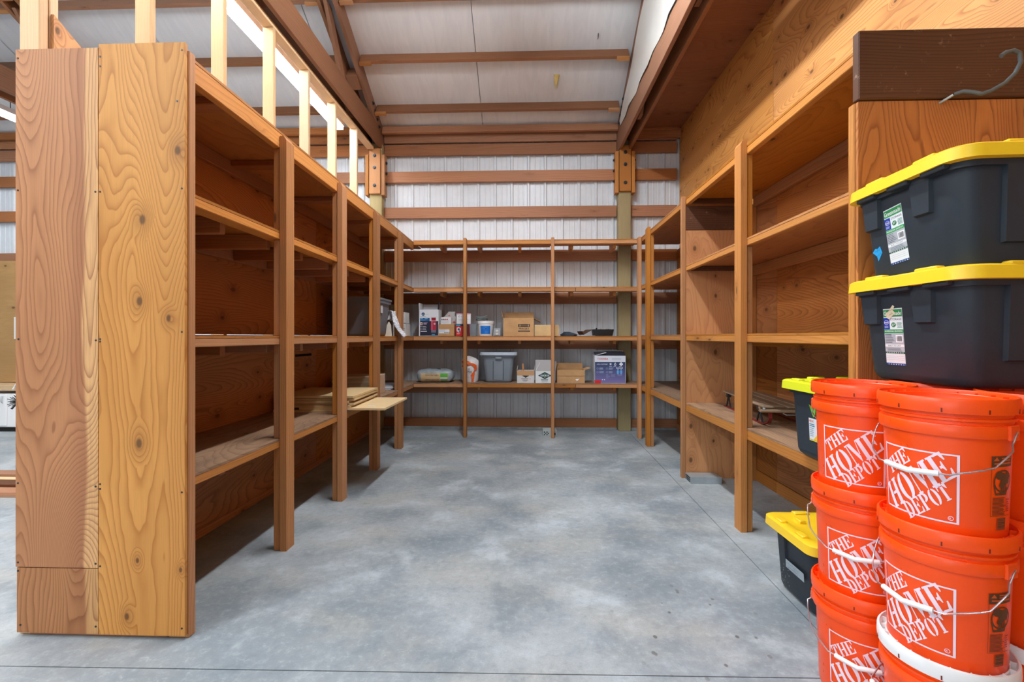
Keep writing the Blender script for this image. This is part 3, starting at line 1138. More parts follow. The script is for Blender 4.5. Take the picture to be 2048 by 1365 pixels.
WHT = (246, 226, 240)
logo = Art()
S = .092
for u0, v0, u1, v1 in ((-1, -1, -.955, 1), (.94, -1, 1, 1), (-1, .955, 1, 1), (-1, -1, 1, -.955)):
    logo.rect(S * u0, S * v0, S * u1, S * v1, WHT, 1)
stencil_word(logo, 'THE', -.52, .50, .90, .42, S, WHT)
stencil_word(logo, 'HOME', -.02, .02, 2.12, .76, S, WHT)
stencil_word(logo, 'DEPOT', .27, -.50, 1.36, .46, S, WHT)
logo.ring(S * .82, -S * .85, S * .065, S * .015, WHT, 1, 14)
logo.text('R', S * .79, -S * .885, S * .06, WHT, 1)
logo_o = logo.emit('logo_proto', wrap(.142), None, strip=.014)
logo_me = logo_o.data
bpy.data.objects.remove(logo_o)

DK = (92, 58, 36)
wn = Art()
wn.rect(-.034, .066, .034, .094, DK, 1)
wn.poly([(-.030, .082), (-.022, .092), (-.014, .082)], (214, 92, 40), 2)
wn.lines(-.008, .090, .030, 2, .006, .003, (206, 92, 42), 2, .2, 3)
wn.lines(-.028, .077, .030, 1, .006, .004, (206, 92, 42), 2, .1, 4)
wn.rect(-.034, -.062, -.033, .066, (130, 60, 26), 1)
wn.rect(-.034, -.063, .034, -.062, (130, 60, 26), 1)
wn.ring(.002, .028, .030, .004, DK, 1, 28)
wn.poly([(-.022, .045), (-.010, .054), (.006, .048), (.016, .05), (.026, .04), (.022, .022), (.008, .018), (-.002, .006), (-.012, .016), (-.006, .03)], DK, 1)
wn.circ(-.012, .044, .011, DK, 1)
wn.poly([(-.028, .02), (-.024, .02), (-.020, -.002), (.012, -.002), (.016, .012), (.020, .012), (.015, -.008), (-.022, -.008)], DK, 1)
for i in range(3):
    wn.poly([(-.004 + .007 * i, .02), (.0 + .007 * i, .02), (-.004 + .009 * i, -.002), (-.008 + .009 * i, -.002)], DK, 1)
wn.lines(-.029, -.014, .014, 14, .0034, .0016, DK, 1, .2, 5)
wn.lines(.018, -.02, .032, 6, .006, .003, (196, 44, 18), 1, .3, 8)
wn.rect(-.014, -.10, .016, -.068, (176, 74, 40), 1)
for i in range(9):
    wn.rect(-.012, -.097 + i * .0031, .014, -.097 + i * .0031 + .0008 + .0010 * (i % 3), DK, 2)
warn_o = wn.emit('warn_proto', wrap(.142), None, strip=.014)
warn_me = warn_o.data
bpy.data.objects.remove(warn_o)
STK = .353


def bucket(x, y, k, label, lid=None, logo_da=-14, bail_da=-20, bk=0, z=None):
    t = thing('bucket', label, 'bucket', (x, y, k * STK if z is None else z), 0, 'stacked orange lidded buckets')
    psi = math.atan2(-y, -x) + PI / 2
    link('bucket_body', body_me, t)
    link('lid', lid or lid_o, t)
    for e_ in EARS:
        link('ear', e_, t, (0, 0, 0), (0, 0, psi + math.radians(bail_da)))
    b = link('bail', BAILS[bk][0], t, (0, 0, 0), (0, 0, psi + math.radians(bail_da)))
    link('grip', BAILS[bk][1], b)
    link('logo', logo_me, t, (0, 0, 0), (0, 0, psi + math.radians(logo_da)))
    link('warning_label', warn_me, t, (0, 0, 0), (0, 0, psi + math.radians(logo_da + 84)))
    return t


FX, FY = 1.192, 1.345
BX, BY = 1.181, 1.650
bucket(FX, FY, 2, 'topmost orange bucket of the stack nearest the camera', None, -27, -26)
bucket(FX, FY, 1, 'middle orange bucket of the nearest stack, on a white-lidded bucket', None, -30, -30, 1)
bucket(FX, FY, 0, 'lowest bucket of the nearest stack, with a white lid', lid_w, -20, -64)
bucket(BX, BY, 2, 'topmost orange bucket of the stack beside the green-lidded tote', None, -12, 172)
bucket(BX, BY, 1, 'middle orange bucket of the stack beside the yellow-lidded floor tote', None, -5, -6, 1)
bucket(BX, BY, 0, 'lowest orange bucket of the stack behind the white-lidded one', None, -2, -4, 1)
for (x, y, wh, da) in ((1.502, 1.37, 1, 30), (1.492, 1.690, None, -20)):
    nm = 'right of the nearest stack' if wh else 'hidden at the back right'
    for k in range(3):
        bucket(x, y, k, ['lowest', 'middle', 'topmost'][k] + ' orange bucket of the stack ' + nm, lid_w if (wh and k == 0) else None, da, 100)


# ================================================================ STORAGE TOTES
def tote_body(hx, hy, H, taper=.055, r=.06, m=BLACKP):
    """open tub; half sizes at the rim"""
    b = MB()
    bx, by = hx - taper, hy - taper
    b.loft([(0, bx - .02, by - .02, r * .8), (.012, bx - .006, by - .006, r), (.03, bx, by, r), (H - .05, hx - .022, hy - .022, r), (H - .05, hx - .008, hy - .008, r), (H - .02, hx - .006, hy - .006, r), (H - .018, hx, hy, r), (H, hx, hy, r),
            (H, hx - .016, hy - .016, r), (.04, bx - .012, by - .012, r * .8)], m, True, True)
    return b


def slant_panel(b, side, hx, hy, H, taper, u0, u1, u0b, u1b, z0, z1, proud, m):
    """raised panel following the tapered wall; side '-X' or '-Y'"""
    def wallp(z):
        f = (z - .03) / (H - .08)
        return (-(hx - taper) if side == '-X' else -(hy - taper)) - (taper - .022) * f
    pts = [(u0b, z0), (u1b, z0), (u1, z1), (u0, z1)]
    vs = []
    for d in (.004, -proud):
        for i, (u, z) in enumerate(pts):
            g = 0.0 if d > 0 else .004
            uu = u + (g if i in (0, 3) else -g)
            zz = z + (g if i in (0, 1) else 0)
            vs.append((wallp(zz) + d, uu, zz) if side == '-X' else (uu, wallp(zz) + d, zz))
    b.add(vs, [(0, 1, 2, 3), (4, 5, 6, 7), (0, 1, 5, 4), (1, 2, 6, 5), (2, 3, 7, 6), (3, 0, 4, 7)], m)


def tote_lid(hx, hy, H, m, r=.07, lip=.036, feet=True, ribs=True):
    b = MB()
    ox, oy = hx + .018, hy + .018
    b.loft([(H - lip + .004, ox - .012, oy - .012, r), (H - lip + .004, ox, oy, r), (H + .006, ox - .003, oy - .003, r), (H + .012, ox - .012, oy - .012, r), (H + .012, ox - .055, oy - .055, r * .7), (H - .006, ox - .075, oy - .075, r * .6)], m, True, True)
    if feet:
        for sy in (-1, 1):
            for u0, u1 in ((-.62, -.38), (-.16, .16), (.38, .62)):
                b.box(hx * u0, hx * u1, sy * (oy - .032) - .016, sy * (oy - .032) + .016, H + .008, H + .022, m, .004)
        for sx in (-1, 1):
            for u0, u1 in ((-.62, -.28), (.28, .62)):
                b.box(sx * (ox - .032) - .016, sx * (ox - .032) + .016, hy * u0, hy * u1, H + .008, H + .022, m, .004)
    # moulded ribs in the recessed top
    if ribs:
        b.box(-hx * .5, hx * .5, -.012, .012, H - .008, H + .008, m, .003)
        b.box(-.012, .012, -hy * .5, hy * .5, H - .008, H + .008, m, .003)
    for sx in ((-1, 1) if ribs else ()):
        for sy in (-1, 1):
            b.box(sx * hx * .62 - .014, sx * hx * .62 + .014, sy * hy * .62 - .03, sy * hy * .62 + .03, H - .008, H + .010, m, .003)
    return b


def wall_map(hx, H, taper):
    def fn(u, v, d):
        f = (v - .03) / (H - .08)
        return (-(hx - taper) - (taper - .022) * f - d, -u, v)
    return fn


GRN, BLU = (46, 150, 84), (26, 52, 156)


def green_label():
    a = Art()
    w_, h_ = .070, .205        # width, height; origin lower-left
    a.rect(0, 0, w_, h_, (222, 226, 230), 0)
    a.rect(.001, h_ - .030, w_ - .001, h_ - .004, GRN, 1)
    a.text('Greenmade', .003, h_ - .025, .016, (250, 250, 250), 2, .063, bold=.0006)
    a.rect(0, h_ - .075, .022, h_ - .033, BLU, 1)
    a.ring(.011, h_ - .050, .0085, .001, (240, 240, 250), 2, 18)
    a.text('NSF', .0045, h_ - .053, .006, (250, 250, 255), 2, .013, bold=.0004)
    a.lines(.003, h_ - .063, .019, 3, .003, .0011, (200, 210, 240), 2, .3, 3)
    a.text('STORAGE', .026, h_ - .043, .0075, (50, 50, 54), 1, .040)
    a.circ(.036, h_ - .059, .0085, (30, 120, 66), 1)
    a.text('27', .0305, h_ - .062, .007, (255, 255, 255), 2, .011, bold=.0004)
    a.lines(.049, h_ - .050, .067, 5, .0045, .002, (90, 150, 130), 1, .3, 4)
    a.rect(0, h_ - .089, w_, h_ - .076, GRN, 1)
    a.text('PROFESSIONAL GRADE BOX', .003, h_ - .0855, .006, (250, 250, 250), 2, .064)
    a.rect(0, h_ - .130, w_, h_ - .089, (172, 178, 186), 1)
    a.lines(.003, h_ - .093, .036, 6, .0058, .0016, (70, 74, 80), 2, .35, 6)
    a.rect(.042, h_ - .123, .067, h_ - .096, (236, 238, 240), 2)
    a.bars(.046, h_ - .119, .064, h_ - .100, (70, 72, 80), 3, 9)
    a.rect(0, h_ - .139, w_, h_ - .130, (228, 230, 233), 1)
    a.text('BUILT TO LAST', .012, h_ - .137, .005, (60, 100, 80), 2, .046)
    a.rect(0, h_ - .158, w_, h_ - .139, (178, 186, 194), 1)
    a.lines(.008, h_ - .143, .064, 3, .005, .0015, (96, 104, 112), 2, .3, 9)
    a.circ(.005, h_ - .144, .0012, (200, 40, 50), 2, 8)
    a.rect(0, h_ - .163, w_, h_ - .157, (22, 84, 62), 1)
    for i in range(8):
        a.poly([(.006 + i * .008, h_ - .162), (.010 + i * .008, h_ - .162), (.008 + i * .008, h_ - .156)], (210, 216, 220), 2)
    a.lines(.003, h_ - .172, .067, 3, .007, .0006, (150, 160, 175), 2, .0)
    a.rect(0, 0, w_, .007, (30, 74, 140), 1)
    for i in range(7):
        a.poly([(.008 + i * .009, .001), (.012 + i * .009, .001), (.010 + i * .009, .005)], (230, 230, 240), 2)
    return a


def big_tote(loc, rz, label, upper):
    H, hx, hy, tp = .365, .345, .247, .042
    t = thing('storage_tote', label, 'storage tote', loc, rz, 'black totes with yellow lids stacked on the buckets')
    b = tote_body(hx, hy, H, tp, .065)
    for c in (-.128, .100):
        slant_panel(b, '-X', hx, hy, H, tp, c, c + .092, c + .010, c + .082, .205, H - .02, .013, BLACKP)
    slant_panel(b, '-Y', hx, hy, H, tp, -.21, .21, -.20, .20, .085, H - .02, .014, BLACKP)
    for c in (-.20, -.055, .10):
        b.box(-hx - .010, -hx + .01, c, c + .09, H - .046, H - .022, BLACKP, .003)
    part('tub', b, BLACKP, t)
    part('lid', tote_lid(hx, hy, H, YELLOW, ribs=False), YELLOW, t)
    la = green_label()
    dv = .075 if upper else .070
    fn0 = wall_map(hx, H, tp)
    tl = .10 if upper else .0
    fn = lambda u, v, d: fn0(-.097 + 1.22 * u * math.cos(tl) - v * math.sin(tl) + (.02 if upper else 0), dv - .012 + 1.22 * u * math.sin(tl) + v * math.cos(tl), d)
    la.emit('label', fn, t)
    a = Art()
    if upper:
        a.poly([(-.165, .125), (-.150, .138), (-.138, .136), (-.126, .144), (-.116, .118), (-.138, .088), (-.144, .108)], (36, 158, 222), 0)
        a.scrib(-.153, .120, .028, .011, (24, 70, 120), 1, 3, .25)
        a.scrib(-.142, .106, .022, .010, (24, 70, 120), 1, 4, .25)
    else:
        a.poly([(-.084, .248), (-.072, .252), (-.050, .275), (-.042, .270), (-.050, .256), (-.040, .246), (-.070, .224), (-.080, .230)], (222, 216, 184), 3)
        a.scrib(-.076, .247, .028, .010, (70, 66, 60), 4, 5, .35)
        a.scrib(-.068, .235, .018, .010, (70, 66, 60), 4, 6, .35)
    a.emit('tape_note', fn0, t)
    return t


ZB = 2 * STK + .3835
big_tote((1.640, 1.640, ZB), math.radians(0), 'lower black tote with a yellow lid, resting on the orange buckets', False)
big_tote((1.640, 1.632, ZB + .3595), math.radians(-2.0), 'upper black tote with a yellow lid and blue tape note', True)


def hdx(loc, hx, hy, H, lidm, label, kind):
    t = thing('storage_tote', label, 'storage tote', loc, 0, 'black totes tucked at the right shelving')
    tp = .036
    b = tote_body(hx, hy, H, tp, .045)
    if kind == 'shelf':
        slant_panel(b, '-X', hx, hy, H, tp, -.10, .10, -.09, .09, .03, H - .02, .012, BLACKP)
    else:
        slant_panel(b, '-X', hx, hy, H, tp, .05, .07, .05, .07, .14, H - .02, .010, BLACKP)
    part('tub', b, BLACKP, t)
    part('lid', tote_lid(hx, hy, H, lidm, .05), lidm, t)
    a = Art()
    fn0 = wall_map(hx + .012, H, tp)
    if kind == 'shelf':
        a.rect(.0, .10, .10, .20, (226, 232, 238), 0)
        a.poly([(.03, .101), (.07, .14), (.085, .17), (.0995, .19), (.0995, .101)], (246, 196, 40), 1)
        a.text('HDX', .004, .182, .012, (216, 88, 50), 2, .034, bold=.0006)
        a.lines(.005, .174, .045, 2, .008, .004, (50, 120, 150), 2, .2, 7)
        a.lines(.005, .155, .04, 5, .009, .0025, (110, 150, 180), 2, .4, 3)
        a.rect(0, .094, .10, .099, (240, 214, 60), 1)
        a.poly([(.006, .265), (.022, .258), (.040, .268), (.058, .252), (.05, .215), (.036, .206), (.026, .226)], (108, 190, 60), 1)
    else:
        a.rect(-.045, .135, .10, .175, (150, 164, 172), 0)
        a.scrib(-.038, .157, .10, .012, (90, 100, 108), 1, 7)
        a.scrib(-.030, .141, .08, .011, (90, 100, 108), 1, 8)
        r = random.Random(4)
        for i in range(26):
            u, v = -.10 + r.random() * .08, .04 + r.random() * .10
            a.poly([(u, v), (u + .004 + r.random() * .006, v + .002), (u + .005, v + .004 + r.random() * .006)], (120, 126, 130), 0)
    a.emit('sticker', fn0, t)
    return t


hdx((1.633, 2.205, .667), .315, .190, .355, LIME, 'black tote with a lime-green lid, on the lowest right shelf', 'shelf')
hdx((1.560, 2.205, 0), .325, .190, .33, YELLOW, 'black tote with a yellow lid, on the floor behind the buckets', 'floor')


def grey_tote(loc, rz, hx, hy, H, label, lid, m, lm):
    t = thing('storage_tote', label, 'storage tote', loc, rz, 'grey plastic totes on the shelves')
    tp = .05
    b = tote_body(hx, hy, H, tp, .05, m)
    if lid:
        for c in (-.070, .062):
            slant_panel(b, '-Y', hx, hy, H, tp, c, c + .010, c - .004, c + .006, .03, H - .10, .010, plain('grey_rib', (96, 104, 112), .5))
        slant_panel(b, '-Y', hx, hy, H, tp, -.058, .060, -.058, .056, .03, H - .10, .004, m)
        b.box(-.035, .045, -hy - .006, -hy + .01, H - .075, H - .045, m, .004)
    part('tub', b, m, t)
    if lid:
        part('lid', tote_lid(hx, hy, H, lm, .06, .03, False), lm, t)
    return t


grey_tote((-.370, 5.885, .668), 0, .222, .155, .375, 'lidded grey tote on the lowest back shelf', True, GREYP, GREYL)
gt = grey_tote((-1.70, 4.62, 1.2552), 0, .245, .26, .385, 'open dark grey tote on the middle left shelf', False, plain('dark_grey_plastic', (108, 112, 120), .5), None)
part('price_sticker', MB().box(.2215, .2225, -.08, -.02, .235, .315), pm((206, 208, 214)), gt)


# ================================================================ THINGS ON THE BACK SHELVES
def carton(name, label, x0, x1, y0, y1, z0, h, mat=CARD, flaps='', fl=.10, cat='box', group=None, inner=CARDD, rz=0.0):
    """open or closed cardboard carton. flaps: letters F(ront) B(ack) L(eft) R(ight) + angle via dict"""
    t = thing(name, label, cat, ((x0 + x1) / 2, (y0 + y1) / 2, z0), rz, group)
    hx, hy, th = (x1 - x0) / 2, (y1 - y0) / 2, .004
    b = MB()
    if flaps is None:
        b.box(-hx, hx, -hy, hy, 0, h, mat, .002)
        part('carton_body', b, mat, t)
        return t
    b.box(-hx, hx, -hy, -hy + th, 0, h, mat).box(-hx, hx, hy - th, hy, 0, h, mat).box(-hx, -hx + th, -hy + th, hy - th, 0, h, mat).box(hx - th, hx, -hy + th, hy - th, 0, h, mat).box(-hx + th, hx - th, -hy + th, hy - th, 0, th, inner)
    part('carton_body', b, mat, t)
    for side, ang in flaps:
        a = math.radians(ang)       # 90 = standing straight up, 0 = folded out flat, 180 = closed
        if side in 'FB':
            s_ = -1 if side == 'F' else 1
            mb = MB().box(-hx, hx, 0, fl, -th / 2, th / 2, mat)
            o = part('flap', mb, mat, t, (0, s_ * hy, h + .001), (a, 0, 0) if s_ > 0 else (a, 0, PI))
        else:
            s_ = -1 if side == 'L' else 1
            mb = MB().box(-hy, hy, 0, fl, -th / 2, th / 2, mat)
            o = part('flap', mb, mat, t, (s_ * hx, 0, h + .001), (a, 0, -PI / 2) if s_ > 0 else (a, 0, PI / 2))
    return t


Z2 = 1.2585
Z1 = .6685
SH = 'odds and ends on the back shelves'
# food waste disposer box
t = carton('appliance_box', 'white and blue appliance box with a red disposer pictured, middle back shelf', -1.372, -1.125, 5.72, 5.94, Z2, .335, pm((226, 230, 236), .5), [('L', 88), ('B', 70)], .085, group=SH)
a = Art()
X0, W_ = -.1235, .247
a.rect(X0 + .012, .19, X0 + .135, .232, (22, 92, 150), 0)
a.lines(X0 + .016, .226, X0 + .048, 1, .01, .010, (150, 200, 236), 1, .1)
a.lines(X0 + .072, .226, X0 + .110, 1, .01, .010, (150, 200, 236), 1, .1)
a.lines(X0 + .016, .208, X0 + .10, 2, .007, .003, (110, 170, 216), 1, .3)
a.rect(X0 + .012, .005, X0 + W_ - .004, .19, (38, 42, 62), 0)
a.rect(X0 + .14, .19, X0 + W_ - .004, .25, (222, 226, 232), 0)
a.rect(X0 + .014, .14, X0 + .042, .175, (236, 228, 224), 1)
a.rect(X0 + .020, .145, X0 + .036, .165, (150, 70, 50), 2)
a.lines(X0 + .055, .172, X0 + .11, 3, .010, .005, (206, 176, 210), 1, .3)
for v in (.125, .095):
    a.circ(X0 + .025, v - .006, .007, (190, 190, 205), 1, 10)
    a.lines(X0 + .042, v, X0 + .10, 2, .009, .0045, (200, 200, 212), 1, .3, int(v * 1000))
a.lines(X0 + .02, .066, X0 + .10, 1, .02, .011, (226, 226, 232), 1, .1)
a.circ(X0 + .052, .278, .021, (14, 74, 118), 0, 20)
a.text('sink', X0 + .035, .272, .014, (226, 238, 248), 1, .034)
a.text('in', X0 + .020, .272, .010, (120, 150, 176), 0, .009)
a.text('erator', X0 + .076, .272, .010, (120, 150, 176), 0, .042)
a.lines(X0 + .015, .248, X0 + .085, 1, .01, .005, (110, 112, 120), 1, 0)
cx = X0 + .185
a.rect(cx - .036, .075, cx + .036, .195, (176, 40, 66), 2)
a.rect(cx - .028, .195, cx + .028, .235, (150, 20, 44), 2)
a.rect(cx - .040, .190, cx + .040, .197, (230, 196, 206), 3)
a.rect(cx - .030, .075, cx - .012, .190, (204, 86, 108), 3)
a.circ(cx + .012, .155, .012, (240, 236, 240), 4, 14)
a.circ(cx + .012, .155, .005, (150, 30, 50), 5, 10)
a.rect(cx - .030, .045, cx + .030, .075, (120, 116, 130), 2)
a.rect(cx - .024, .012, cx + .018, .026, (60, 160, 200), 2)
a.emit('print', face_front(-.11), t)
tag(part('steel_bracket', MB().box(-.006, .006, -.05, .05, 0, .10, None, .002).box(-.006, .05, -.05, .05, .095, .10, None, .001), DARKM, None, (-1.155, 5.86, Z2 + .336), (0, .1, .3)), 'dark bent bracket standing on the disposer box', 'bracket', SH)
# brown parts carton and what lies on it
t = carton('parts_carton', 'small brown carton with a white shipping label, under the plastic bag', -1.12, -.925, 5.715, 5.88, Z2, .150, CARD, None, group=SH)
a = Art()
a.rect(-.096, .035, .038, .085, (226, 232, 240), 0)
a.lines(-.09, .078, .03, 2, .012, .005, (150, 170, 200), 1, .4, 2)
a.bars(-.03, .040, .03, .050, (60, 60, 70), 1, 12)
a.rect(.034, .036, .040, .046, (24, 24, 24), 1)
a.rect(-.096, .105, .096, .107, (150, 112, 70), 0)
a.emit('shipping_label', face_front(-.0825), t)
t = carton('small_carton', 'small white carton with red and black lettering on the brown carton', -1.100, -.965, 5.73, 5.80, Z2 + .1505, .088, pm((230, 230, 232)), None, group=SH)
a = Art()
for i in range(7):
    a.rect(-.058 + i * .0125, .052, -.049 + i * .0125, .068 - .004 * (i % 2), (40, 40, 44) if i < 4 else (206, 60, 44), 0)
a.lines(-.058, .044, .05, 3, .012, .004, (170, 176, 190), 0, .3, 3)
a.emit('print', face_front(-.035), t)


def blob(name, secs, m, n=14, seed=0, amp=.12):
    r = random.Random(seed)
    mb = MB()
    ph = [r.random() * 6 for _ in range(6)]
    vs, fs = [], []
    for i, (z, hx, hy, cx_, cy_) in enumerate(secs):
        for k in range(n):
            a_ = 2 * PI * k / n
            f = 1 + amp * math.sin(3 * a_ + ph[i % 6]) * .6 + amp * math.sin(5 * a_ + ph[(i + 2) % 6]) * .5
            vs.append((cx_ + hx * f * math.cos(a_), cy_ + hy * f * math.sin(a_), z))
    for i in range(len(secs) - 1):
        for k in range(n):
            j = (k + 1) % n
            fs.append((i * n + k, i * n + j, (i + 1) * n + j, (i + 1) * n + k))
    fs.append(tuple(range(n))[::-1])
    fs.append(tuple((len(secs) - 1) * n + k for k in range(n)))
    mb.add(vs, fs, m, True)
    return mb


bg = thing('plastic_bag', 'clear plastic bag of red fittings slumped over the brown carton', 'plastic bag', (-1.005, 5.845, Z2 + .1505), 0, SH)
part('film', blob('film', [(0, .08, .024, 0, 0), (.04, .085, .026, .0, .0), (.085, .08, .026, .0, .0), (.12, .06, .022, .01, .0), (.165, .042, .008, .03, .0)], None, 18, 3, .25), plain('bag_film', (206, 208, 206), .25, alpha=.62), bg)
for i, (u, z) in enumerate(((-.05, .03), (0, .095), (.06, .02), (-.01, .02))):
    part('red_fitting', MB().lathe([(0, 0), (.022, 0), (.022, .02), (.016, .022), (.016, .034), (0, .034)], 12, None, cap=False), plain('red_plastic', (206, 44, 26), .4), bg, (u, 0, z))
# red detergent style box and white carton above it
t = carton('red_box', 'red and black printed box on the middle back shelf beside a post', -.910, -.748, 5.73, 5.90, Z2, .150, pm((206, 30, 28)), None, group=SH)
a = Art()
a.rect(-.080, .125, .080, .149, (40, 36, 60), 0)
a.rect(-.075, .130, -.02, .146, (70, 170, 190), 1)
a.rect(.045, .0, .080, .125, (70, 26, 40), 0)
a.poly([(-.065, .105), (-.045, .118), (-.012, .10), (-.018, .05), (-.05, .045), (-.068, .07)], (216, 206, 214), 1)
a.circ(-.040, .085, .014, (70, 60, 80), 2, 12)
a.circ(-.028, .062, .010, (90, 80, 100), 2, 12)
a.lines(-.065, .038, -.02, 2, .009, .005, (240, 190, 190), 1, .3)
a.emit('print', face_front(-.085), t)
t = carton('small_carton', 'tilted white carton with a pink top edge above the red box', -.905, -.725, 5.75, 5.85, Z2 + .1535, .135, pm((230, 232, 236)), None, group=SH, rz=.10)
a = Art()
a.text('C', -.065, .085, .022, (30, 120, 70), 0, .016, bold=.001)
a.scrib(-.045, .085, .026, .018, (60, 80, 70), 0, 2)
a.rect(-.088, .124, .088, .134, (222, 130, 160), 0)
a.lines(-.065, .06, .07, 2, .015, .004, (190, 196, 206), 0, .4)
a.emit('print', face_front(-.05), t)
# clear jar
cj = thing('clear_container', 'clear plastic tub of screws beside the white pail', 'container', (-.694, 5.80, Z2), 0, SH)
part('tub_wall', MB().loft([(0, .040, .04, .012), (.14, .048, .048, .012), (.14, .045, .045, .012), (.004, .037, .037, .012)], None, True, True), plain('clear_grey', (150, 160, 168), .15, alpha=.55), cj)
part('screws', blob('screws', [(.006, .034, .034, 0, 0), (.05, .036, .036, 0, 0), (.08, .022, .022, 0, 0)], None, 10, 4, .15), plain('screw_heap', (120, 124, 130), .4, .6, var=.4), cj)
part('tub_lid', MB().loft([(.141, .050, .050, .014), (.150, .050, .050, .014)], None), plain('clear_grey', (150, 160, 168), .15, alpha=.55), cj)
# white pail with blue label
pl = thing('white_pail', 'small white pail with a solid blue label on the middle back shelf', 'pail', (-.535, 5.82, Z2), 0, SH)
part('pail_body', MB().lathe([(0, 0), (.088, 0), (.092, .006), (.102, .155), (.107, .158), (.107, .170), (.103, .174), (.107, .178), (.107, .190), (.100, .192), (.096, .150), (.084, .01), (0, .01)], 32, None, cap=False), WHITEP, pl)


def pail_map(u, v, d):
    r = .092 + .010 * (v / .155) + d
    return (r * math.sin(u / .098), -r * math.cos(u / .098), v)


a = Art()
a.rect(-.062, .025, .070, .130, (24, 112, 206), 0)
a.lines(.0, .055, .045, 2, .012, .004, (90, 160, 226), 1, .3)
a.circ(.01, .095, .008, (10, 70, 150), 1, 10)
a.lines(-.05, .12, .06, 3, .012, .003, (70, 146, 220), 1, .5)
a.emit('label', pail_map, pl, strip=.02)
part('pail_handle', MB().tube([(-.110, 0, .165), (-.105, .05, .14), (-.06, .10, .12), (.06, .10, .12), (.105, .05, .14), (.110, 0, .165)], .002, 6), WIRE, pl)
cb = thing('cable_coil', 'grey coil of hose lying across the white pail', 'hose coil', (-.57, 5.86, Z2 + .197), 0, SH)
part('coil', MB().tube([(.07 * math.cos(i * .5) - .02, .055 * math.sin(i * .5), .012 + .0018 * i + .012 * math.sin(i * .8)) for i in range(26)], .009, 8), plain('hose_grey', (112, 124, 124), .5), cb)
# outlet box
ob_ = thing('outlet_box', 'small grey outlet box standing between pail and fragile box', 'outlet box', (-.385, 5.76, Z2), 0, SH)
part('box_body', MB().box(-.046, .046, -.02, .05, 0, .098, None, .004), GREYP, ob_)
part('face_plate', MB().box(-.042, .042, -.026, -.0205, .006, .092, None, .002), plain('plate_grey', (160, 164, 168), .4), ob_)
for z in (.030, .068):
    part('receptacle', MB().loft([(0, .015, .012, .010), (.004, .015, .012, .010)], None), plain('ivory', (214, 210, 196), .4), ob_, (0, -.0265, z), (PI / 2, 0, 0))
# boxes
t = carton('fragile_box', 'open brown carton marked fragile on the middle back shelf', -.305, .080, 5.725, 6.0, Z2, .225, CARD, [('L', 75), ('B', 60), ('R', -28), ('F', 178)], .10, group=SH)
a = Art()
INK = (52, 40, 30)
a.rect(-.005, .115, .142, .150, INK, 0)
a.lines(.030, .139, .110, 1, .01, .011, (120, 92, 66), 1, 0)
for u in (.018, .123):
    a.poly([(u - .004, .120), (u + .004, .120), (u + .004, .134), (u + .009, .134), (u, .146), (u - .009, .134), (u - .004, .134)], (214, 180, 136), 1)
a.text('FRAGILE', .005, .083, .022, INK, 0, .125, bold=.0022)
a.rect(-.005, .052, .142, .070, INK, 0)
a.lines(.010, .065, .130, 1, .01, .007, (130, 100, 70), 1, 0)
a.scrib(-.130, .155, .05, .015, (120, 84, 56), 0, 1)
a.scrib(-.135, .125, .085, .017, (120, 84, 56), 0, 2, -.1)
a.scrib(-.095, .10, .055, .015, (120, 84, 56), 0, 3, -.1)
a.emit('print', face_front(-.1375), t)
t = carton('plain_carton', 'low tan carton with faint handwriting beside the fragile box', .088, .395, 5.725, 5.95, Z2, .140, plain('card_light', (212, 176, 124), .8, var=.06), None, group=SH)
a = Art()
a.scrib(-.035, .09, .035, .014, (170, 128, 84), 0, 4)
a.scrib(-.030, .065, .035, .014, (170, 128, 84), 0, 5)
a.emit('handwriting', face_front(-.1125), t)
# loose dark oddments on the right part of the middle shelf
tag(part('folded_cloth', blob('cl', [(0, .10, .07, 0, 0), (.018, .11, .075, 0, 0), (.04, .07, .05, -.02, 0), (.055, .03, .02, -.04, 0)], None, 16, 6, .3), plain('dark_cloth', (52, 62, 74), .9, var=.4), None, (.535, 5.84, Z2)), 'crumpled dark blue cloth beside the tan carton', 'cloth', SH)
tag(part('scrap_metal', MB().box(-.06, .06, -.09, .09, 0, .012, None, .002).box(-.06, -.05, -.09, .09, .012, .05, None, .002), plain('scrap_brown', (92, 66, 50), .6, .3, var=.3), None, (.735, 5.84, Z2 + .045), (.0, -.5, .25)), 'brown rusty plate tilted on the middle back shelf', 'metal plate', SH)
tray = thing('parts_tray', 'shallow black tray of loose parts on the middle back shelf', 'tray', (.955, 5.84, Z2 + .0005), 0, SH)
tray.rotation_euler = (0, 0, .05)
tb = MB().loft([(0, .115, .075, .015), (.085, .13, .09, .02), (.085, .125, .085, .02), (.008, .11, .07, .015)], None)
part('tray_shell', tb, plain('black_rubber', (34, 34, 36), .5), tray)
r = random.Random(12)
for i in range(12):
    part('loose_part', MB().box(-.012 - .01 * r.random(), .014, -.008, .008, -.004, .006, None, .001), [STEEL, DARKM, plain('rust', (120, 76, 48), .8), CARD][i % 4], tray, (-.09 + .018 * i, -.05 + .1 * r.random(), .060 + .045 * r.random()), (r.random(), r.random(), r.random() * 3))
tag(part('metal_strip', MB().box(-.045, .045, -.012, .012, 0, .006, None, .001), plain('pale_metal', (190, 184, 180), .35, .6), None, (.80, 5.735, Z2 + .001), (0, 0, .2)), 'short pale metal strip at the shelf edge before the tray', 'metal strip', SH)

# ---------- lowest back shelf
vb = thing('mortar_bag', 'bag of thinset mortar lying flat on the lowest back shelf', 'bag', (-1.185, 5.865, Z1), .05, SH)


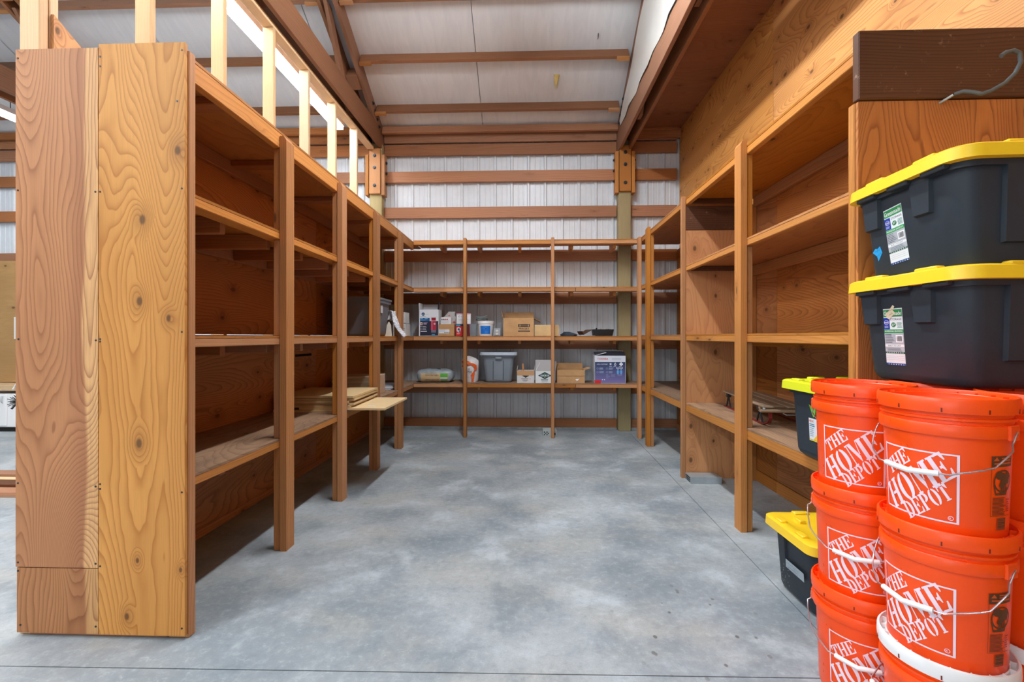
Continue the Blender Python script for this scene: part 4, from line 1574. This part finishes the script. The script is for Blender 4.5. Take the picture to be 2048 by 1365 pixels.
def pillow(hx, hy, H, n=20, m_=10, seed=0, amp=.008):
    r_ = random.Random(seed)
    ph = [r_.random() * 6 for _ in range(8)]
    mb = MB()
    vs, fs = [], []
    for j in range(m_ + 1):
        th_ = -PI / 2 + PI * j / m_
        for k in range(n * 2):
            a_ = 2 * PI * k / (n * 2)
            c, s_ = math.cos(a_), math.sin(a_)
            ex = .38
            x = hx * math.copysign(abs(c) ** ex, c) * max(.02, math.cos(th_)) ** .35
            y = hy * math.copysign(abs(s_) ** ex, s_) * max(.02, math.cos(th_)) ** .42
            z = H / 2 + H / 2 * math.copysign(abs(math.sin(th_)) ** .7, math.sin(th_))
            wv = amp * (math.sin(x * 31 + ph[0]) * math.sin(y * 27 + ph[1]) + .6 * math.sin(x * 55 + z * 40 + ph[2]))
            vs.append((x, y, max(0, z + (wv if z > .01 else 0))))
    N = n * 2
    for j in range(m_):
        for k in range(N):
            q = (k + 1) % N
            fs.append((j * N + k, j * N + q, (j + 1) * N + q, (j + 1) * N + k))
    mb.add(vs, fs, None, True)
    return mb


part('sack', pillow(.235, .15, .165, seed=2), plain('sack_film', (150, 162, 168), .35, var=.2), vb)


def bag_face(u, v, d):
    k = v / .165 * 2 - 1
    f = max(.02, 1 - abs(k) ** 2.8) ** .28
    return (u, -.15 * f - d - .003, v)


a = Art()
def bag_rect(u0, v0, u1, v1, c, l):
    for i in range(8):
        a.rect(u0, v0 + (v1 - v0) * i / 8, u1, v0 + (v1 - v0) * (i + 1) / 8, c, l)
bag_rect(-.17, .012, .175, .120, (206, 176, 132), 0)
bag_rect(.075, .070, .170, .118, (96, 178, 70), 1)
bag_rect(.075, .045, .165, .068, (206, 222, 206), 1)
bag_rect(.080, .012, .165, .042, (120, 160, 110), 1)
# the upper line reads upside down on the folded face
vs_, fs_, ww = glyphs('VERSABOND')
k = .022 / .72
a.items.append(([(.055 - x * (.17 / ww), .106 - y * k) for x, y in vs_], fs_, (40, 48, 50), 2))
a.text('VERSABOND', -.125, .022, .022, (40, 48, 50), 2, .185)
a.lines(-.11, .117, .03, 1, .01, .003, (120, 104, 80), 2, .2)
a.emit('print', bag_face, vb, lift=.004)
# upright orange and white sack
sk = thing('upright_sack', 'upright white and orange sack partly behind the shelf post', 'bag', (-.745, 5.86, Z1), 0, SH)
part('sack', blob('sack', [(0, .095, .07, 0, 0), (.03, .108, .08, 0, 0), (.12, .112, .085, 0, 0), (.22, .118, .08, .005, 0), (.275, .11, .06, .005, 0), (.305, .08, .035, -.005, 0), (.335, .03, .012, -.03, 0)], None, 24, 9, .07), plain('white_sack', (218, 214, 214), .45, var=.08), sk)


def sack_face(u, v, d):
    q = max(.0, 1 - (u / .118) ** 2)
    return (u, -.080 * math.sqrt(q) - .014 - d, v)


a = Art()
OR_ = (236, 98, 34)
a.poly([(-.10, .20), (-.05, .24), (.0, .25), (.05, .245), (.095, .22), (.10, .17), (.06, .135), (.07, .19), (.03, .225), (-.03, .222), (-.07, .19)], OR_, 0)
a.poly([(.02, .09), (.06, .14), (.075, .12), (.05, .0), (.03, .0), (.04, .06)], OR_, 0)
a.poly([(-.10, .27), (-.04, .285), (.03, .255), (-.02, .25), (-.09, .245)], OR_, 0)
a.text('OH 10', -.075, .165, .026, (44, 40, 66), 1, .085, -.1)
a.text('GREB', -.035, .130, .024, (44, 40, 66), 1, .07, -.1)
a.lines(-.07, .11, .02, 4, .014, .003, (170, 160, 190), 1, .4)
a.emit('print', sack_face, sk, lift=.003, strip=.02)
# two hardware cartons with a green diamond
def diamond(a, u, v, w_, h_, txt):
    a.poly([(u - w_, v), (u, v - h_), (u + w_, v), (u, v + h_)], (36, 66, 62), 0)
    if txt:
        a.rect(u - w_ * .62, v - h_ * .22, u + w_ * .62, v + h_ * .22, (214, 226, 226), 1)
        a.bars(u - w_ * .54, v - h_ * .15, u + w_ * .54, v + h_ * .15, (40, 78, 74), 2, 9, 5)
        a.circ(u, v + h_ * .48, h_ * .14, (110, 170, 130), 1, 8)
        a.circ(u, v - h_ * .5, h_ * .16, (180, 170, 110), 1, 8)


t = carton('hardware_carton', 'small brown and white open carton with a dark half diamond', -.132, .085, 5.715, 5.88, Z1, .155, plain('white_card', (206, 204, 202), .7, var=.05), [('L', 100), ('R', 80)], .06, group=SH)
a = Art()
a.rect(-.1085, .095, .1085, .155, (196, 150, 104), 0)
a.poly([(-.045, .094), (.045, .094), (0, .064)], (44, 52, 46), 1)
a.lines(-.055, .056, .035, 1, .01, .007, (90, 84, 84), 0, 0)
a.circ(.055, .052, .006, (190, 90, 90), 0, 10)
a.lines(-.040, .041, .030, 1, .01, .007, (90, 84, 84), 0, 0)
a.lines(-.030, .026, .020, 1, .01, .005, (120, 110, 110), 0, 0)
a.emit('print', face_front(-.0825), t)
tag(part('wooden_stake', MB().box(-.010, .010, -.006, .006, 0, .235, None, .002), wood('rail', 'Z'), None, (-.045, 5.80, Z1 + .005), (0, -.06, 0)), 'wooden stake sticking out of the small brown carton', 'stake', SH)
t = carton('hardware_carton', 'white open carton with a green diamond emblem beside the post', .100, .345, 5.715, 5.90, Z1, .150, plain('white_card2', (222, 226, 226), .7, var=.03), [('L', 118), ('R', 84)], .12, group=SH)
part('flap', MB().box(-.1225, .1225, -.002, .002, 0, .14), plain('white_card_inside', (180, 178, 178), .75), t, (0, -.088, .151), (-.02, 0, 0))
a = Art()
diamond(a, -.005, .095, .085, .045, True)
a.lines(-.055, .051, .035, 1, .01, .008, (110, 130, 138), 0, 0)
a.lines(-.050, .036, .033, 1, .01, .008, (110, 130, 138), 0, 0)
a.lines(-.045, .020, .030, 1, .01, .006, (140, 156, 164), 0, 0)
a.emit('print', face_front(-.0925), t)
t = carton('open_carton', 'wide open brown carton with a torn tape strip, lowest back shelf', .372, .715, 5.715, 5.95, Z1, .165, CARD, [('F', -88), ('L', 105), ('R', 20), ('B', 80)], .075, group=SH)
tag(part('paper_wad', blob('pw', [(0, .02, .02, 0, 0), (.03, .03, .025, 0, 0), (.055, .012, .012, .01, 0)], None, 12, 2, .4), PAPER, None, (.47, 5.80, Z1 + .0045)), 'small wad of paper inside the open carton', 'paper', SH)
tag(part('tape_shred', MB().add([(-.02, 0, 0), (0, -.006, -.02), (.03, 0, .008), (.0, 0, .004)], [(0, 1, 2, 3)]), pm((226, 226, 230)), None, (.61, 5.634, Z1 + .055)), 'white shred of tape hanging on the open carton flap', 'tape', SH)
# air conditioner box
tb_ = carton('appliance_box', 'tall blue and white appliance box with crumpled open flaps', .845, 1.225, 5.715, 6.02, Z1, .345, pm((214, 218, 228), .5), [('L', 166), ('B', 158)], .15, group=SH, rz=-.03)
part('flap', MB().box(-.19, .19, 0, .14, -.002, .002), pm((44, 46, 60)), tb_, (0, -.150, .347), (.28, .0, 0))
a = Art()
hw = .19
for i in range(12):
    f = i / 11
    c = tuple(int(p + (q - p) * f) for p, q in zip((44, 62, 98), (120, 112, 168)))
    a.rect(-hw + .003, .265 - .262 * (i + 1) / 12, hw - .004, .265 - .262 * i / 12, c, 0)
a.text('TOSHIBA', -hw + .030, .294, .024, (204, 34, 44), 0, .135, bold=.0012)
a.lines(.02, .312, .17, 2, .013, .004, (150, 160, 176), 0, .25, 2)
a.text('3-IN-1 COMFORT', -hw + .026, .232, .014, (230, 234, 244), 1, .135)
WT = (240, 242, 250)
for i in range(3):
    ang = i * PI / 3
    c_, s_ = math.cos(ang) * .017, math.sin(ang) * .017
    a.poly([(.005 - c_ - s_ * .12, .240 - s_ + c_ * .12), (.005 - c_ + s_ * .12, .240 - s_ - c_ * .12), (.005 + c_ + s_ * .12, .240 + s_ - c_ * .12), (.005 + c_ - s_ * .12, .240 + s_ + c_ * .12)], WT, 1)
a.poly([(.062, .262), (.075, .238), (.072, .224), (.062, .219), (.052, .224), (.049, .238)], WT, 1)
a.poly([(.062, .252), (.069, .238), (.067, .229), (.062, .226), (.057, .229), (.055, .238)], (44, 62, 98), 2)
for dx, dy in ((0, .013), (.013, 0), (0, -.013), (-.013, 0)):
    a.circ(.135 + dx, .240 + dy, .010, WT, 1, 10)
for u in (.0, .052, .120):
    a.lines(u - .012, .212, u + .024, 1, .01, .004, (190, 196, 216), 1, .2)
for (u, v) in ((-.165, .195), (-.05, .195), (-.165, .150), (-.05, .150)):
    a.ring(u + .010, v - .010, .012, .003, (150, 164, 190), 1, 14)
    a.lines(u + .032, v, u + .095, 3, .009, .005, (150, 164, 190), 1, .3, int(u * 100 + v * 1000))
a.rect(.075, .185, .155, .202, (206, 210, 220), 1)
a.lines(.082, .198, .148, 1, .01, .009, (90, 98, 124), 2, 0)
a.rect(.075, .125, .155, .160, (24, 132, 206), 1)
for u in (.088, .128):
    a.lines(u, .182, u + .016, 6, .012, .005, (200, 224, 246), 2, .2, 3)
a.lines(-.05, .115, .0, 5, .011, .005, (130, 136, 176), 1, .5, 2)
a.lines(.01, .112, .07, 3, .013, .004, (140, 146, 186), 1, .4, 3)
a.lines(.09, .112, .15, 2, .013, .004, (140, 146, 186), 1, .4, 4)
a.circ(-.095, .045, .007, (226, 226, 236), 1, 8)
a.circ(-.070, .045, .007, (226, 226, 236), 1, 8)
a.rect(-hw, .0, -hw + .075, .040, (222, 30, 40), 1)
a.emit('print', face_front(-.1525), tb_)
a = Art()
a.rect(-.13, .10, -.10, .25, (206, 206, 60), 0)
a.emit('side_print', face_left(-.19), tb_)


# ================================================================ LEFT SHELF CONTENTS
MG = 'papers on the left shelves'
Z2L = 1.2553
# newspaper box and draped sheets at the end of the left middle shelf
nb = thing('magazine_box', 'box of folded newspapers at the far end of the middle left shelf', 'paper box', (-1.575, 5.62, Z2L), 0, MG)
part('paper_block', MB().box(-.075, .085, -.10, .10, 0, .155, None, .004).box(-.075, .080, -.10, .09, .158, .295, None, .004), plain('newsprint', (206, 208, 208), .85, var=.08), nb)
a = Art()
a.lines(-.06, .14, .08, 6, .02, .008, (140, 146, 156), 0, .3, 2)
a.lines(-.06, .285, .075, 5, .022, .008, (150, 156, 166), 0, .3, 3)
a.emit('news_print', face_front(-.10), nb)
np_ = thing('draped_newspaper', 'crumpled newspaper sheet flopping over the middle left shelf edge', 'newspaper', (-1.46, 4.945, Z2L), 0, MG)
prof = [(-.055, .18), (-.05, .23), (-.045, .275), (-.01, .27), (.01, .20), (.045, .11), (.08, .04), (.10, .0)]
mb = MB()
vs, fs = [], []
n = 9
for i, (u, z) in enumerate(prof):
    for k in range(n):
        w_ = -.055 + .11 * k / (n - 1)
        vs.append((u + .012 * math.sin(k * 1.7 + i) + .15 * w_ * (i / 8), w_, z + .010 * math.sin(k * 2.3 + i * 1.2)))
fs = [(i * n + k, i * n + k + 1, (i + 1) * n + k + 1, (i + 1) * n + k) for i in range(len(prof) - 1) for k in range(n - 1)]
vs2 = [(x - .004, y, z - .003) for x, y, z in vs]
mb.add(vs, fs, None, True).add(vs2, fs, None, True)
newsm = NT('newsprint_lines')
tc = newsm.n('ShaderNodeTexCoord').outputs['Object']
nz = newsm.noise(newsm.vmath('MULTIPLY', tc, (6, 30, 60)), 2.0, 3, .6)
newsm.put(newsm.b.inputs['Base Color'], newsm.mix(newsm.smooth(nz, .5, .6), lin((222, 224, 228)), lin((140, 146, 166))))
newsm.b.inputs['Roughness'].default_value = .85
part('sheet', mb, newsm.m, np_)
part('folded_leaf', MB().prism([(-.04, 0), (-.02, .12), (.0, .16), (.02, .12), (.03, 0)], -.012, .012, 'Y'), plain('cream_paper', (226, 222, 208), .85), np_, (-.05, -.03, 0))

# particle-board shelves piled on the lowest left shelf
PB = 'loose particle-board shelves piled on the left'
Z1L = .6553


def pboard(x0, x1, y0, y1, z, rz, label, th=.017):
    o = part('particle_board', MB().box(-(x1 - x0) / 2, (x1 - x0) / 2, -(y1 - y0) / 2, (y1 - y0) / 2, 0, th, None, .0008), wood('pboard', 'X'), None, ((x0 + x1) / 2, (y0 + y1) / 2, z), (0, 0, rz))
    return tag(o, label, 'board', PB)


bs = [(-2.00, -1.48, 3.51, 4.14, 0.0, 'lowest board of the pile, straight under the jutting board'), (-1.80, -1.115, 3.53, 4.17, -.012, 'particle board jutting far into the aisle from the pile'),
      (-2.0, -1.40, 3.53, 4.15, .012, 'third particle board up in the pile on the left shelf'), (-1.99, -1.38, 3.54, 4.16, .025, 'fourth particle board up in the pile, slightly turned'),
      (-2.0, -1.41, 3.525, 4.15, .01, 'fifth particle board up in the pile on the left shelf'), (-1.98, -1.375, 3.54, 4.17, .03, 'sixth particle board up in the pile, below the top one'),
      (-2.0, -1.375, 3.53, 4.15, .015, 'topmost particle board of the pile on the left shelf')]
for i, (x0, x1, y0, y1, rz, lb) in enumerate(bs):
    pb = pboard(x0, x1, y0, y1, Z1L + i * .0178 + (.0 if i < 6 else .003), rz, lb)
    if i == 1:
        part('sticker', MB().box(-.028, .028, -.014, .014, 0, .0006), pm((214, 222, 232)), pb, (.20, -.21, .0172))
wb = thing('wrapped_bundle', 'shrink-wrapped bundle of thin boards behind the board pile', 'board bundle', (-1.72, 4.62, Z1L), 0, PB)
for k in range(9):
    part('board', MB().box(-.22 + .006 * (k % 2), .16 + .005 * (k % 3), -.17, .17, k * .0225, k * .0225 + .0205, None, .001), wood('pboard', 'X'), wb)
part('end_cap', MB().box(.172, .205, -.17, .17, 0, .20, None, .003), CARD, wb)
part('film', MB().box(-.23, .209, -.176, .176, -.0005 + .001, .206, None, .006), plain('shrink_film', (236, 240, 244), .12, alpha=.18), wb)
for k in range(5):
    o = part('magazine', MB().box(-.13, .13, -.17, .17, 0, .0085, None, .0015), [pm((196, 198, 204)), pm((150, 154, 166)), pm((222, 222, 222))][k % 3], None, (-1.66 + .012 * (k % 3), 5.20 + .01 * k, Z1L + .0088 * k), (0, 0, .05 * k))
    tag(o, ['lowest', 'second lowest', 'middle', 'second highest', 'topmost'][k] + ' magazine of the stack on the lowest left shelf', 'magazine', MG)

# ================================================================ RIGHT SHELF: OLD SLED
SLZ = .667
sl = thing('sled', 'old wooden sled with red steel runners on the lowest right shelf', 'sled', (1.735, 3.38, SLZ), math.radians(-7), None)
for i, x in enumerate((-.12, -.045, .03, .105)):
    part('slat', MB().box(x - .032, x + .032, -.38 + .03 * (i % 2), .50, .118, .130, None, .003), wood('sled', 'Y'), sl)
part('steering_bar', MB().box(-.20, .22, -.46, -.42, .100, .118, None, .006), wood('sled', 'X'), sl)
for y in (-.30, .05, .42):
    part('crossbar', MB().box(-.15, .15, y - .02, y + .02, .098, .117, None, .003), wood('sled', 'X'), sl)
for sx in (-.135, .125):
    pts = [(sx, .50, .004), (sx, .2, .004), (sx, -.1, .004), (sx, -.28, .005), (sx, -.36, .012), (sx, -.42, .032), (sx, -.45, .062), (sx, -.445, .095), (sx, -.42, .112)]
    rb = MB()
    for (x, y, z), (x2, y2, z2) in zip(pts[:-1], pts[1:]):
        T0, T1 = Vector((x, y, z)), Vector((x2, y2, z2))
        dn = Vector((0, -(T1 - T0).z, (T1 - T0).y)).normalized() * .004
        rb.add([T0 - dn + Vector((-.010, 0, 0)), T0 - dn + Vector((.010, 0, 0)), T1 - dn + Vector((.010, 0, 0)), T1 - dn + Vector((-.010, 0, 0)),
                T0 + dn + Vector((-.010, 0, 0)), T0 + dn + Vector((.010, 0, 0)), T1 + dn + Vector((.010, 0, 0)), T1 + dn + Vector((-.010, 0, 0))],
               [(0, 1, 2, 3), (4, 5, 6, 7), (0, 1, 5, 4), (1, 2, 6, 5), (2, 3, 7, 6), (3, 0, 4, 7)])
    part('runner', rb, REDST, sl)
    for y in (-.27, .40):
        part('leg', MB().tube([(sx, y + .05, .008), (sx, y, .10)], .006, 6).tube([(sx, y - .05, .008), (sx, y, .10)], .006, 6).box(sx - .016, sx + .016, y - .018, y + .018, .088, .122, None, .003), DARKM, sl)
part('bolt', MB().lathe([(0, 0), (.010, 0), (.010, .010), (0, .010)], 8, None, False, cap=False), STEEL, sl, (-.17, -.44, .119))
part('rope_eye', MB().tube([(-.06, -.44, .096), (-.05, -.47, .090), (.08, -.46, .090)], .003, 6), STEEL, sl)

# ================================================================ FLOOR PIECES
fv = thing('floor_register', 'flat galvanised duct box on the floor at the plywood divider', 'duct box', (1.515, 3.985, 0), 0)
part('shell', MB().loft([(0, .128, .07, .002), (.055, .128, .07, .002)], None, n=1), STEEL, fv)
part('rolled_edge', MB().box(-.131, .131, -.074, -.068, .0, .060, None, .002), STEEL, fv)
gr = MB()
for i in range(4):
    for k in range(3):
        gr.box(-.1305, -.1285, -.055 + i * .03, -.037 + i * .03, .010 + k * .015, .020 + k * .015)
part('grille', gr, DARK, fv)
cbk = thing('vent_block', 'small grey vented block on the floor at the back shelf post', 'vent block', (.268, 5.80, 0), 0)
part('block', MB().box(-.075, .10, -.07, .08, 0, .075, None, .003), plain('block_grey', (170, 178, 176), .7), cbk)
gr = MB()
for i in range(4):
    for k in range(3):
        if (i + k) % 2 == 0:
            gr.box(-.062 + i * .016, -.048 + i * .016, -.0712, -.0705, .012 + k * .016, .026 + k * .016)
gr.box(.058, .085, -.0712, -.0705, .012, .045)
part('grille', gr, plain('grille_green', (16, 44, 40), .7), cbk)

# ================================================================ GLIMPSE PAST THE LEFT END PANEL
LG = 'things along the wall past the partition'
o = plank('osb_board', -7.35, -6.30, 6.05, 6.07, .62, 2.30, 'osb', None, 'X')
tag(o, 'tan panel board leaning on the steel wall at the far left', 'panel board', LG)
for k, (z0, z1) in enumerate(((0, .60),)):
    pass
nt = thing('paper_note', 'white typed note pinned on the tan panel board', 'note', (-6.98, 6.04, 1.22), 0, LG)
part('sheet', MB().prism([(-.10, 0), (.06, 0), (.12, .10), (.12, .30), (-.10, .30)], -.0015, 0, 'Y'), PAPER, nt)
a = Art()
a.lines(-.06, .25, .10, 6, .034, .010, (120, 120, 124), 0, .4, 2)
a.emit('typing', face_front(-.0015), nt)
o = plank('plank_shelf', -7.35, -6.30, 5.74, 6.045, .54, .615, 'stud', None, 'X')
tag(o, 'pale plank shelf under the tan panel board', 'plank', LG)
wc = thing('white_cabinet', 'white metal cabinet under the pale plank shelf', 'cabinet', (-6.85, 5.85, 0), 0, LG)
part('cabinet_body', MB().box(-.45, .50, -.10, .18, .06, .50, None, .01), WHITEP, wc)
part('plinth', MB().box(-.44, .49, -.08, .18, 0, .06, None), DARK, wc)
part('door', MB().box(-.44, .02, -.115, -.102, .08, .48, None, .004), WHITEP, wc)
part('handle', MB().tube([(-.02, -.125, .38), (-.02, -.14, .40), (-.02, -.14, .45), (-.02, -.125, .47)], .006, 6), STEEL, wc)
sb = thing('wire_brush', 'round wire brush hanging in front of the white cabinet', 'brush', (-4.93, 4.25, .62), 0, LG)
bm_ = MB()
rb = random.Random(2)
for i in range(46):
    d_ = Vector((rb.gauss(0, 1), rb.gauss(0, 1), rb.gauss(0, 1))).normalized()
    bm_.tube([d_ * .015, d_ * .085], .0035, 5)
part('bristles', bm_, DARKM, sb)
part('hanging_loop', MB().tube([(.0, 0, .02), (.0, 0, .12), (-.03, 0, .17), (-.06, 0, .12)], .008, 8), WHITEP, sb)
part('stand_rod', MB().tube([(0, .0, -.62), (0, 0, 0)], .006, 8), STEEL, sb)
for k in range(4):
    o = plank('floor_board', -5.6, -3.72 - .05 * k, 3.40 + .13 * k, 3.52 + .13 * k, 0, .04 + .02 * (k % 2), ['girt', 'brown', 'stud', 'truss'][k], None, 'X')
    tag(o, ['nearest brown board', 'second dark board', 'third pale board', 'farthest board'][k] + ' lying on the floor left of the end panel', 'board', LG)
